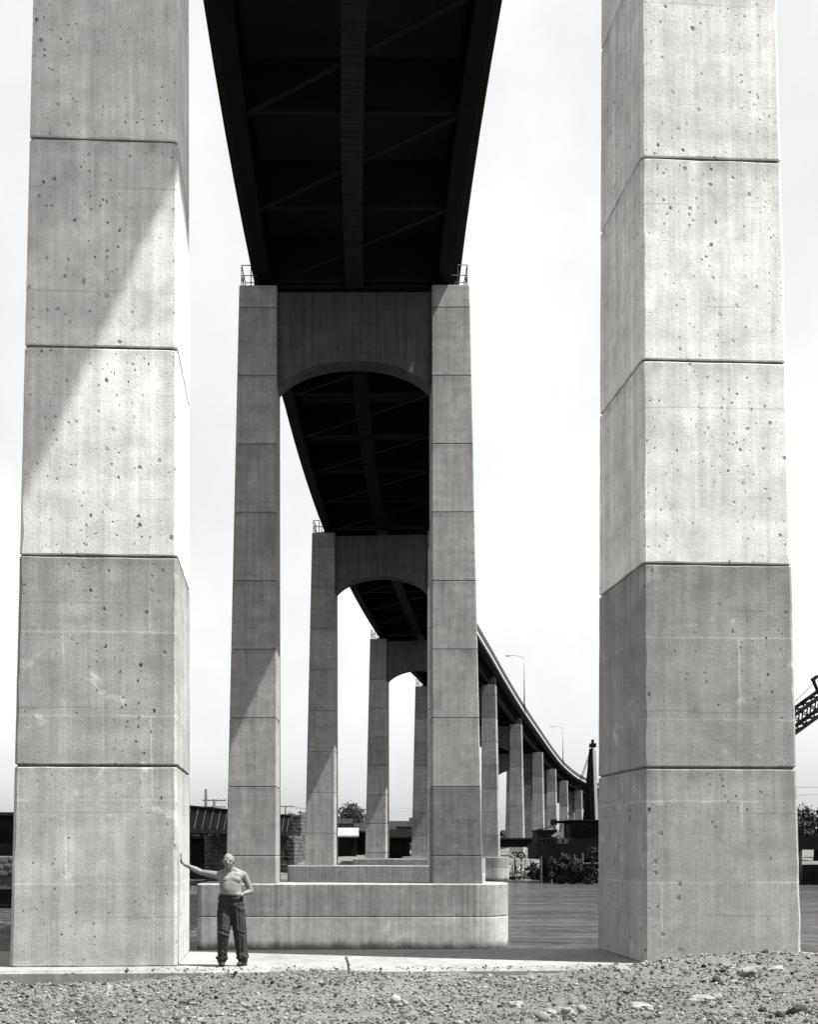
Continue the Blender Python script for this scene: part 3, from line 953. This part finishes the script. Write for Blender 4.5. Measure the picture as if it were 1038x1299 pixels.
for x, yaw, yy in ((-0.10, 0.25, -0.03), (0.215, -0.45, 0.03)):
    bm = bmesh.new()
    ell(bm, (0, 0.02, 0.055), (0.045, 0.065, 0.045)); ell(bm, (0, -0.06, 0.040), (0.046, 0.085, 0.034)); ell(bm, (0, -0.11, 0.034), (0.040, 0.05, 0.028))
    limb(bm, (0, 0.06, 0.012), 0.035, (0, -0.12, 0.012), 0.036, 10, (1, 1, 0.34))
    so_ = link('shoe', fuse(bm, 'shoe', 0.006, 3), M['shoe'], MAN, (x, yy, 0.0))
    so_.rotation_euler = (0, 0, yaw)
# ------------------------------------------------------------------ railway bridge on the left
STONE = []
for q in range(4):
    bm = bmesh.new(); bmesh.ops.create_cube(bm, size=1)
    bmesh.ops.subdivide_edges(bm, edges=bm.edges[:], cuts=1, use_grid_fill=True)
    for v in bm.verts:
        e = sum(abs(c) > 0.49 for c in v.co)
        v.co *= 1.12 if e == 1 else (1.0 if e == 2 else 0.94)
        v.co += Vector([random.uniform(-.06, .06) for _ in range(3)])
    me = bpy.data.meshes.new('stone'); bm.to_mesh(me); bm.free(); me.materials.append(M['stone']); STONE.append(me)

def masonry(name, label, loc, rz, w, d, z0, z1, hh=0.52, group=None):
    E = empty(name, loc, rz)
    tag(E, label, 'masonry pier', group)
    MB().box((-w/2 + .12, -d/2 + .12, z0 - 1), (w/2 - .12, d/2 - .12, z1)).build('core', M['stone_core'], E)
    rows = max(1, round((z1 - z0) / hh)); hh = (z1 - z0) / rows
    for r_ in range(rows):
        zc = z0 + hh * (r_ + 0.5)
        for face in ('front', 'right'):
            Lf = w if face == 'front' else d
            x = -Lf / 2 - (0.3 if r_ % 2 else 0)
            while x < Lf / 2 - 0.1:
                ln = random.uniform(0.7, 1.15)
                a, b = max(x, -Lf / 2), min(x + ln, Lf / 2)
                if b - a > 0.2:
                    o = link('stone', random.choice(STONE), None, E)
                    c = (a + b) / 2
                    o.location = (c, -d/2 + .12, zc) if face == 'front' else (w/2 - .12, c, zc)
                    o.scale = (b - a - 0.04, 0.3, hh - 0.04)
                    if face == 'right': o.rotation_euler = (0, 0, math.pi / 2)
                x += ln
    return E
A, B = Vector((-24.0, 114.0, 0)), Vector((-10.2, 192.0, 0))
dr = (B - A).normalized(); rzb = math.atan2(dr.y, dr.x)
RB = empty('railway_bridge', A)
tag(RB, 'dark riveted railway girder bridge crossing behind the left piers', 'railway bridge')
LB = (B - A).length
nr = Vector((dr.y, -dr.x, 0))          # faces the viaduct
ZB0, ZB1 = 3.05, 6.0
for off in (0, -4.6):
    g = MB()
    a, b = nr * off, dr * LB + nr * off
    g.bar(a + Vector((0, 0, (ZB0 + ZB1) / 2)), b + Vector((0, 0, (ZB0 + ZB1) / 2)), 0.04, ZB1 - ZB0 - 0.2)
    g.bar(a + Vector((0, 0, ZB1 - 0.06)), b + Vector((0, 0, ZB1 - 0.06)), 0.5, 0.12)
    g.bar(a + Vector((0, 0, ZB0 + 0.25)), b + Vector((0, 0, ZB0 + 0.25)), 0.5, 0.5)
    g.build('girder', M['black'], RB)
q = 0
while q * 2.9 < LB - 1:
    p = dr * (q * 2.9 + 0.8)
    MB().bar(p + nr * 0.12 + Vector((0, 0, ZB0 + 0.5)), p + nr * 0.12 + dr * 1.7 + Vector((0, 0, ZB1 - 0.12)), 0.05, 0.07, up=nr).build('stiffener', M['stiff'], RB)
    q += 1
MB().box((0, 0, 3.2), (LB, 4.6, 3.5), Matrix.Rotation(rzb, 4, 'Z')).build('track_bed', M['darkwood'], RB)
u = 0.72
pm = A + dr * (LB * u) - nr * 2.2
masonry('masonry_pier', 'rough stone pier under the railway girder behind the man', (pm.x, pm.y, 0), rzb - math.pi / 2, 5.6, 6.5, WATER_Z, 3.0, group='stone supports of the railway bridge')
pm = A + dr * (LB + 1.5) - nr * 2.2
masonry('masonry_abutment', 'rough stone abutment at the far end of the railway girder', (pm.x, pm.y, 0), rzb - math.pi / 2, 6.4, 7.0, WATER_Z, 3.0, group='stone supports of the railway bridge')
pm = A + dr * (LB + 4.4) - nr * 1.2
masonry('masonry_tower', 'stone parapet block rising above the railway abutment beside the third pier', (pm.x, pm.y, 0), rzb - math.pi / 2, 4.2, 3.5, 3.0, 6.1, group='stone supports of the railway bridge')
pm = A - dr * 5
masonry('masonry_wall', 'stone abutment at the left edge of the picture', (pm.x - 2.6, pm.y - 6, 0), 0.1, 6.0, 6.0, -0.5, 0.9, group='stone supports of the railway bridge')
sh = empty('dark_shed', (pm.x - 3.2, pm.y - 2, 0))
tag(sh, 'black shed wall at the far left edge behind the left leg', 'shed')
MB().box((-6, 0, -3.2), (4, 7, 4.1)).build('wall', M['black'], sh)
MB().box((-6.3, -0.3, 4.1), (4.3, 7.3, 4.35)).build('roof', M['dark'], sh)

bh = empty('shade_block', at(238, HY, 186)); bh.location.z = 0  # invented black block, fills the void under the girder with painted shade
tag(bh, 'black block added to stand for the shade under the railway girder', 'building', 'buildings on the far bank')
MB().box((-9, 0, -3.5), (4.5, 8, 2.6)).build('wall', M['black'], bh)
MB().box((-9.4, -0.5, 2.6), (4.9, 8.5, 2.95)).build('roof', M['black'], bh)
MB().box((-3, -0.08, -2.0), (0.5, 0.05, 1.4)).build('front_panel', M['dark'], bh)

# ------------------------------------------------------------------ poles and wires
def wire(a, b, sag, label, r=0.018):
    a, b = Vector(a), Vector(b)
    pts = [a.lerp(b, t / 12) - Vector((0, 0, sag * 4 * (t / 12) * (1 - t / 12))) - a for t in range(13)]
    o = MB().tube(pts, r, 5).build('power_line', M['pole'], None, True, a)
    tag(o, label, 'power line', 'overhead wires')
def pole(px, ytop, D, z0, label, arms=0, r=0.14, cat='utility pole'):
    t = at(px, ytop, D)
    E = empty('utility_pole', (t.x, t.y, z0))
    tag(E, label, cat, 'utility poles')
    h = t.z - z0
    MB().tube([(0, 0, 0), (0, 0, h)], [r * 1.2, r], 8).build('post', M['pole'], E, True)
    for q in range(arms):
        z = h - 0.15 - q * 0.85
        arm = MB().box((-1.5, -0.06, z - 0.06), (1.5, 0.06, z + 0.06)).build('crossarm', M['pole'], E)
        for k_ in range(6):
            MB().tube([(-1.35 + k_ * 0.54, 0, z + 0.06), (-1.35 + k_ * 0.54, 0, z + 0.2)], 0.05, 6).build('insulator', M['lamp'], arm)
    return t
pole(261, 1001, 170, 0, 'plain dark post standing above the railway girder', 0, 0.17)
t1 = pole(271.5, 1014, 176, 0, 'utility pole with two crossarms behind the railway girder', 2, 0.16)
t2 = pole(362, 1022, 240, 0, 'thin utility pole seen between the second and third left legs', 1, 0.14)
t3 = pole(462, 1026, 300, 0, 'utility pole hidden mostly behind the fourth pier left leg', 1, 0.14)
for q, dx in enumerate((-1.2, 0.6, 1.3)):
    wire(t1 + Vector((dx, 0, 0.05)), t2 + Vector((dx * 0.9, 0, 0.05)), 0.6 + 0.2 * q, ['upper left', 'middle left', 'lower left'][q] + ' wire between the crossarm pole and the thin pole')
    wire(t2 + Vector((dx * 0.9, 0, -0.1)), t3 + Vector((dx * 0.9, 0, -0.1 - 0.5 * q)), 0.5, ['upper', 'middle', 'lower'][q] + ' thin wire from the thin pole toward the far trees')
    e = at(560, 1018 + 4 * q, 330)
    wire(t3 + Vector((dx * 0.9, 0, -0.5 * q)), e, 0.8, ['upper', 'middle', 'lower'][q] + ' thin wire above the far mill roofs')
for q, (ya, yb) in enumerate(((1000, 997), (1009, 1007))):
    wire(at(860, ya - 2, 230), at(1120, yb - 1, 230), 0.3, ['upper', 'lower'][q] + ' wire at the right edge past the right leg', 0.03)

# ------------------------------------------------------------------ far mill buildings, trees
def shed(name, px0, px1, D, z0, ye, yr, depth, label, wall, roof, windows=0, parts=True):
    a, b = at(px0, ye, D), at(px1, ye, D)
    zr = at(px0, yr, D + depth / 2).z
    E = empty(name, ((a.x + b.x) / 2, D, z0))
    tag(E, label, 'building', 'buildings on the far bank')
    w_ = (b.x - a.x) / 2; h = a.z - z0; hr = zr - z0
    MB().box((-w_, 0, -1.5), (w_, depth, h)).build('wall', M[wall], E)
    rf = MB().add([(-w_-.4, -.5, h), (w_+.4, -.5, h), (w_+.4, depth/2, hr), (-w_-.4, depth/2, hr), (-w_-.4, depth+.5, h), (w_+.4, depth+.5, h),
                   (-w_-.4, -.5, h+.25), (w_+.4, -.5, h+.25), (w_+.4, depth/2, hr+.25), (-w_-.4, depth/2, hr+.25), (-w_-.4, depth+.5, h+.25), (w_+.4, depth+.5, h+.25)],
                  [(6,7,8,9),(9,8,11,10),(0,3,2,1),(3,4,5,2),(0,1,7,6),(4,10,11,5),(0,6,9,3),(3,9,10,4),(1,2,8,7),(2,5,11,8)])
    rf.build('roof', M[roof], E)
    for q in range(windows):
        x = -w_ + (q + 0.5) * 2 * w_ / windows
        wd = MB().box((x - .5, -.06, h * .35), (x + .5, .04, h * .7)).build('window', M['black'], E)
        MB().box((x - .55, -.10, h * .35 - .1), (x + .55, -.0605, h * .35)).build('sill', M['pale'], wd)
    return E
shed('mill_shed', 395, 452, 222, 0.3, 1062, 1052, 16, 'long dark mill shed with pale sunlit roof between third and fourth left legs', 'black', 'roof')
shed('mill_shed', 452, 500, 232, 0.3, 1056, 1046, 14, 'dark lean-to mill shed beside the fourth left leg', 'black', 'dark')
e = shed('brick_mill', 496, 528, 262, 0.5, 1050, 1043, 12, 'flat dark brick mill between fourth and fifth left legs', 'wall', 'dark', 3)
MB().box((1.2, 2, 2), (2.3, 3.1, 6.6)).build('chimney', M['wall'], e)
shed('timber_shed', 488, 520, 205, 0.0, 1064, 1054, 10, 'dark timber shed with broken gable beside the fifth left leg', 'black', 'dark')
shed('far_house', 425, 445, 300, 0.8, 1046, 1040, 9, 'small far house below the trees', 'wall', 'dark', 3)
shed('far_house', 640, 700, 420, 2.0, 1060, 1054, 12, 'low far building behind the curving piers', 'wall', 'dark', 6)
shed('far_house', 1000, 1080, 420, 2.0, 1056, 1050, 12, 'low far building beyond the right edge trees', 'pale', 'roof', 5)
shed('far_house', 200, 262, 330, 1.5, 1046, 1038, 12, 'far house hidden behind the railway girder', 'wall', 'roof', 5)

def leaves(n, clumps, size):
    vs = np.zeros((n, 4, 3))
    for k_ in range(n):
        c = clumps[rng.integers(len(clumps))]
        d = rng.normal(size=3); d /= np.linalg.norm(d)
        p = np.array(c[:3]) + d * c[3] * (rng.random() ** 0.4)
        a = rng.normal(size=3); a /= np.linalg.norm(a)
        b = np.cross(a, rng.normal(size=3)); b /= np.linalg.norm(b)
        s = size * rng.uniform(0.6, 1.4)
        vs[k_] = [p - a * s, p + b * s * .6, p + a * s, p - b * s * .6]
    mb = MB(); mb.v = [tuple(q) for q in vs.reshape(-1, 3)]
    mb.f = [(4*i, 4*i+1, 4*i+2, 4*i+3) for i in range(n)]
    return mb
def tree(loc, h, wd, label, n=2600, size=0.28, mat='leaf', trunk=0.35, name='tree', group='trees on the far bank', cat='tree'):
    E = empty(name, loc)
    tag(E, label, cat, group)
    cl = []
    tr = MB()
    tr.tube([(0, 0, -0.6), (0.1, 0, h * trunk), (0.0, 0.1, h * 0.75)], [h * 0.028, h * 0.02, h * 0.007], 7)
    for q in range(11):
        a = rng.uniform(0, 6.28); rr = wd / 2 * rng.uniform(0.25, 0.8); z = h * rng.uniform(trunk + 0.05, 0.9)
        rr *= 1.1 - 0.6 * abs(z / h - 0.55)
        p = (rr * math.cos(a), rr * math.sin(a), z)
        cl.append((*p, wd * rng.uniform(0.12, 0.23)))
        tr.tube([(0.05, 0, h * trunk * rng.uniform(0.8, 1.4)), (p[0]*.5, p[1]*.5, z * .88), p], [h * .012, h * .008, h * .003], 5)
    tr.build('trunk', M['bark'], E, True)
    leaves(n, cl, size).build('crown', M[mat], E)
T = [(432, 1022, 330, 13, 'round far tree over the mill roof, left one of the pair'), (449, 1024, 335, 12, 'round far tree over the mill roof, right one of the pair'),
     (1034, 1012, 200, 10, 'leafy tree at the right edge beyond the dark trestle'), (1075, 1020, 215, 10, 'leafy tree just outside the right edge'),
     (225, 1040, 320, 12, 'far tree behind the railway girder, left'), (380, 1036, 340, 10, 'far tree behind the stone parapet block'),
     (670, 1060, 430, 12, 'far low tree behind the curving piers'), (560, 1052, 400, 12, 'far tree behind the second pier right leg')]
for px, py, D, wd, lab in T:
    top = at(px, py, D)
    z0 = bank_z(top.x, D)
    tree((top.x, D, z0), top.z - z0, wd, lab, mat='leaf_dark' if px < 1000 else 'leaf_dark')

# ------------------------------------------------------------------ right: trestle, crane barge, bush, debris
TB = empty('trestle_bridge', at(600, HY, 196))
TB.location.z = 0
tag(TB, 'low black steel trestle bridge crossing behind the far bank, right of the piers', 'trestle bridge')
Lt = 92
MB().box((0, 0, 1.45), (Lt, 0.3, 2.55)).build('girder', M['black'], TB)
MB().box((0, 3.2, 1.45), (Lt, 3.5, 2.55)).build('girder', M['black'], TB)
MB().box((0, -0.3, 2.56), (Lt, 3.8, 2.8)).build('track_bed', M['darkwood'], TB)
for q in range(12):
    x = 3 + q * 8
    bt = MB()
    for y in (0.2, 3.3): bt.box((x - .2, y - .15, -4), (x + .2, y + .15, 1.45))
    bt.bar((x, 0.2, -1.5), (x, 3.3, 1.2), 0.15, 0.15)
    bt.build('bent', M['darkwood'], TB)

# crane barge moored in front of the right leg's left side
D = 168.0
c0 = at(684, 1100, D)
BG = empty('crane_barge', (c0.x, D, WATER_Z))
tag(BG, 'black crane barge moored at the far bank beside the right leg', 'barge')
sc = D / F
def bx(x0, x1, y0, y1, dp=4.0, dy=0.0):     # photograph rows to barge-local metres
    return ((x0 - 684) * sc, dy, (HY - y1) * sc + EYE - WATER_Z), ((x1 - 684) * sc, dy + dp, (HY - y0) * sc + EYE - WATER_Z)
hull = MB(); lo, hi = bx(681, 800, 1070, 1090, 9.0); hull.box(lo, hi)
lo2, hi2 = bx(697, 796, 1090, 1126, 7.4, 0.8); hull.box((lo2[0], lo2[1], -0.6), (hi2[0], hi2[1], lo[2]))
hull.build('hull', M['black'], BG)
lo, hi = bx(682, 708, 1054, 1070, 4.5, 0.5); MB().box(lo, hi).build('machine_house', M['dark'], BG)
lo, hi = bx(681, 709, 1052.5, 1054, 4.9, 0.3); MB().box(lo, hi).build('house_roof', M['black'], BG)
lo, hi = bx(727, 800, 1041, 1070, 6, 1.5); cab = MB().box(lo, hi).build('cabin', M['black'], BG)
lo, hi = bx(726, 801, 1039.8, 1041, 6.6, 1.2); MB().box(lo, hi).build('cabin_roof', M['dark'], BG)
lo, hi = bx(705, 727, 1040.5, 1044, 0.5, 3.0); MB().box(lo, hi).build('gantry_beam', M['black'], BG)
lo, hi = bx(704, 711, 1039, 1046, 1.2, 2.6); MB().box(lo, hi).build('winch', M['black'], BG)
def bp(px, py, dy=0.0):
    return Vector(((px - 684) * sc, dy, (HY - py) * sc + EYE - WATER_Z))
for a_, b_ in (((706, 1046), (718, 1068)), ((718, 1046), (708, 1068)), ((686, 1052), (694, 1051)), ((694, 1051), (706, 1047)), ((712, 1060), (712, 1069)), ((722, 1044), (724, 1068))):
    MB().bar(bp(*a_, 3), bp(*b_, 3), 0.12, 0.12).build('brace', M['dark'], BG)
MB().add([bp(700, 1061, 0.3), bp(706, 1056, 0.3), bp(712, 1056, 0.3), bp(706, 1062, 0.3), bp(700, 1061, 0.45), bp(706, 1056, 0.45), bp(712, 1056, 0.45), bp(706, 1062, 0.45)],
         [(0,3,2,1),(4,5,6,7),(0,1,5,4),(1,2,6,5),(2,3,7,6),(3,0,4,7)]).build('hatch_cover', M['roof'], BG)
# the derrick tower: black tapered frame with a pale mast behind
tw = MB()
l0, l1, r0_, r1_ = bp(748.5, 1041, 2), bp(755.0, 948, 2.6), bp(757.5, 1041, 2), bp(756.6, 948, 2.6)
dv = Vector((0, 2.2, 0))
for a_, b_ in ((l0, l1), (r0_, r1_), (l0 + dv, l1 + dv * .2), (r0_ + dv, r1_ + dv * .2)): tw.bar(a_, b_, 0.28, 0.28)
for q in range(22):
    u0, u1 = q / 22, (q + 1) / 22
    a_, b_ = l0.lerp(l1, u0), r0_.lerp(r1_, u1)
    tw.bar(a_, b_, 0.2, 0.2); tw.bar(l0.lerp(l1, u1), b_, 0.22, 0.22); tw.bar(l0.lerp(l1, u1), r0_.lerp(r1_, u0), 0.2, 0.2)
    tw.bar((l0 + dv).lerp(l1 + dv * .2, u0), (r0_ + dv).lerp(r1_ + dv * .2, u1), 0.3, 0.3)
    tw.bar((l0 + dv).lerp(l1 + dv * .2, u1), (r0_ + dv).lerp(r1_ + dv * .2, u0), 0.3, 0.3)
tw.build('derrick_frame', M['black'], BG)
MB().bar(bp(760.0, 1041, 1.4), bp(757.6, 950, 1.9), 0.36, 0.36, up=Vector((0, 1, 0))).build('mast', M['pale'], BG)
MB().box(bp(754, 946, 2.3), bp(761, 941, 3.6)).box(bp(756, 941, 2.5), bp(758.4, 936, 3.2)).build('sheave_block', M['black'], BG)
for q in range(2):
    MB().tube([bp(754.5, 949 + 4 * q, 2.8), bp(722 + 3 * q, 1041, 2.8)], 0.045, 5).build('stay_cable', M['dark'], BG)

# clutter on the barge: rails, drums, ladder, fender piles
for q in range(9):
    MB().tube([bp(684 + q * 5, 1070, 0.2), bp(684 + q * 5, 1062 + (q % 3), 0.2)], 0.05, 5).build('rail_post', M['dark'], BG)
MB().tube([bp(684, 1064, 0.2), bp(726, 1064, 0.2)], 0.04, 5).build('rail', M['dark'], BG)
for q, (px, r_) in enumerate(((713, .45), (719, .38))):
    MB().tube([bp(px, 1067, 1.0), bp(px, 1067, 2.2)], r_, 12).build('winch_drum', M['railing'], BG)
for q in range(6):
    x = 688 + q * 13 + rng.uniform(-2, 2)
    MB().tube([bp(x, 1124, -0.25), bp(x, 1084 + rng.uniform(-3, 3), -0.25)], 0.16, 7).build('fender_pile', M['bark'], BG)
for q in range(3):
    a0 = bp(728 + q * 10, 1050, 1.44)
    MB().box(a0, a0 + Vector((0.55, 0.05, 0.6))).build('window', M['steel_mid'], BG)
MB().box(bp(738, 1096, -0.9), bp(790, 1094, -0.1)).build('rubbing_strake', M['railing'], BG)

# two big sheave wheels on the bank under the trestle
for q, px in enumerate((653.5, 661.5)):
    p = at(px, 1085, 184)
    E = empty('pulley_wheel', p)
    tag(E, ['left of two black pulley wheels on the rubble under the trestle', 'right of two black pulley wheels on the rubble under the trestle'][q], 'wheel', 'pulley wheels')
    rm = MB()
    n = 20
    for k_ in range(n):
        a0, a1 = 2 * math.pi * k_ / n, 2 * math.pi * (k_ + 1) / n
        rm.bar((.42 * math.cos(a0), 0, .42 * math.sin(a0)), (.42 * math.cos(a1), 0, .42 * math.sin(a1)), .16, .2, up=Vector((0, 1, 0)))
    rm.build('rim', M['black'], E)
    MB().tube([(0, -.12, 0), (0, .12, 0)], .1, 8).build('hub', M['black'], E)
    for k_ in range(2):
        a0 = k_ * math.pi / 2 + .4
        MB().bar((.4 * math.cos(a0), 0, .4 * math.sin(a0)), (-.4 * math.cos(a0), 0, -.4 * math.sin(a0)), .07, .07).build('spoke', M['black'], E)
    MB().box((-.08, -.2, -2.6), (.08, .2, -.45)).build('stand', M['dark'], E)

# rubble and timbers on the far shore
def rpos():
    x = rng.uniform(18.0, 31.0); y = rng.uniform(182, 191)
    return x, y, bank_z(x, y)
g2 = stones(900, rpos, lambda: 0.10 + 0.14 * rng.random())
tag(link('rubble', g2, M['gravel']), 'pale rubble on the far shore beside the fifth pier footing', 'rubble', kind='stuff')
for q in range(16):
    x = rng.uniform(18.5, 25); y = rng.uniform(182, 187); z = bank_z(x, y) + 0.25
    a = rng.uniform(-0.9, 0.9); ln = rng.uniform(1.2, 3.2)
    o = MB().bar((-ln/2, 0, -ln/2 * math.sin(a) * .5), (ln/2, 0, ln/2 * math.sin(a) * .5), .16, .18).build('timber', M['pale'] if q % 2 else M['darkwood'], None, False, (x, y, z + 0.3))
    o.rotation_euler = (0, 0, rng.uniform(-.6, .6))
    tag(o, ('pale' if q % 2 else 'dark') + ' weathered timber among several lying in the rubble heap on the far shore', 'timber', 'timbers in the far rubble')
o = MB().bar((-1.3, 0, 1.2), (1.5, 0, -1.0), .2, .22).build('timber', M['curb'], None, False, at(655, 1091, 181))
tag(o, 'long pale timber slanting below the pulley wheels', 'timber', 'timbers in the far rubble')

def bush(px, py, D, wd, h, label, n=5200):
    p = at(px, py, D)
    cl = []
    E = empty('bush', (p.x, D, p.z))
    tag(E, label, 'bush', 'bushes on the far shore')
    st = MB()
    for q in range(20):
        a = rng.uniform(0, 6.28); u = rng.random()
        x = math.cos(a) * wd / 2 * (0.25 + 0.6 * u); y = math.sin(a) * wd / 3 * u; z = h * rng.uniform(0.2, 0.92) * (1 - 0.35 * u)
        cl.append((x, y, z, wd * rng.uniform(0.07, 0.16)))
        st.tube([(x * .15, y * .2, -.4), (x * .6, y * .6, z * .6), (x, y, z + .2)], [.06, .04, .012], 5)
    st.build('stem', M['bark'], E, True)
    leaves(n, cl, 0.13).build('foliage', M['leaf_dark'], E)
bush(712, 1119, 164, 4.6, 4.2, 'larger dark bush on the shore in front of the crane barge', 6500)
bush(727, 1120, 163, 3.6, 3.0, 'dark bush right of the larger bush in front of the barge', 4000)
bush(694, 1117, 172, 3.2, 2.7, 'dark ragged bush between the rubble and the larger bush', 3500)
bush(745, 1121, 162, 3.4, 2.2, 'low dark bush beside the right leg in front of the barge', 2500)
bush(676, 1114, 183, 2.2, 2.6, 'thin dark bush growing out of the rubble', 1400)
bush(752, 1092, 161.5, 2.4, 1.6, 'small dark bush touching the edge of the right leg', 1200)
for q in range(7):
    px = 640 + q * 8.5 + rng.uniform(-2, 2)
    p = at(px, 1112, 186); h_ = rng.uniform(1.6, 3.6); ln = rng.uniform(-.5, .5)
    o = MB().tube([(0, 0, -0.8), (ln * .4, 0, h_ * .5), (ln, 0.1, h_)], [0.09, 0.07, 0.04], 6).build('mooring_post', M['darkwood'], None, True, p)
    tag(o, 'thin dark leaning post standing in the far shore rubble', 'post', 'posts in the far rubble')

# lattice boom at the right edge
a_, b_ = at(925, 975, 140), at(1150, 812, 152)
BO = empty('crane_boom', a_)
tag(BO, 'black lattice crane boom rising toward the right edge', 'crane boom')
d_ = b_ - a_; dn = d_.normalized(); upv = Vector((0, 0, 1)); sd_ = dn.cross(upv).normalized(); un = sd_.cross(dn)
hw = 0.85
bo = MB()
cor = [(sd_ * i_ + un * j_) * hw for i_, j_ in ((-1, -1), (1, -1), (1, 1), (-1, 1))]
for c_ in cor: bo.bar(c_, d_ + c_, 0.30, 0.30)
bo.build('chord', M['black'], BO)
la = MB(); n = 22
for q in range(n):
    u0, u1 = d_ * (q / n), d_ * ((q + 1) / n)
    for i_ in range(4):
        j_ = (i_ + 1) % 4
        la.bar(u0 + cor[i_], u1 + cor[j_], .11, .11); la.bar(u0 + cor[j_], u1 + cor[i_], .11, .11)
la.build('lacing', M['black'], BO)
hd = MB().bar(d_ * .505 + un * .9, d_ * .505 + un * 2.6, .25, .25).bar(d_ * .50 + un * 2.6, d_ * .53 + un * 2.6, .3, .3)
hd.build('jib_strut', M['black'], BO)
MB().tube([un * 1.0, d_ * .3 + un * 1.35, d_ * .505 + un * 2.2], .03, 5).build('stay_cable', M['dark'], BO)
kp = at(925, 975, 140)
MB().box((-2.2, -1.5, WATER_Z - kp.z - 0.5), (2.2, 3, WATER_Z - kp.z + 2.5)).box((-0.5, -0.2, WATER_Z - kp.z + 2.5), (0.5, 0.8, 0.4)).build('crane_base', M['black'], BO)

# far shoreline blocks right of the right leg
o = empty('wharf', at(990, HY, 160)); o.location.z = 0
tag(o, 'dark timber wharf at the water line past the right leg', 'wharf')
MB().box((-8, 0, 1.2), (14, 5, 2.9)).build('deck', M['black'], o)
for q in range(9): MB().tube([(-7.5 + q * 2.5, 0.3, -4), (-7.5 + q * 2.5, 0.3, 1.2)], 0.22, 8).build('pile', M['darkwood'], o, True)
MB().box((-8, 1.5, -3.2), (14, 4.5, -0.6)).build('footing_wall', M['darkwood'], o)
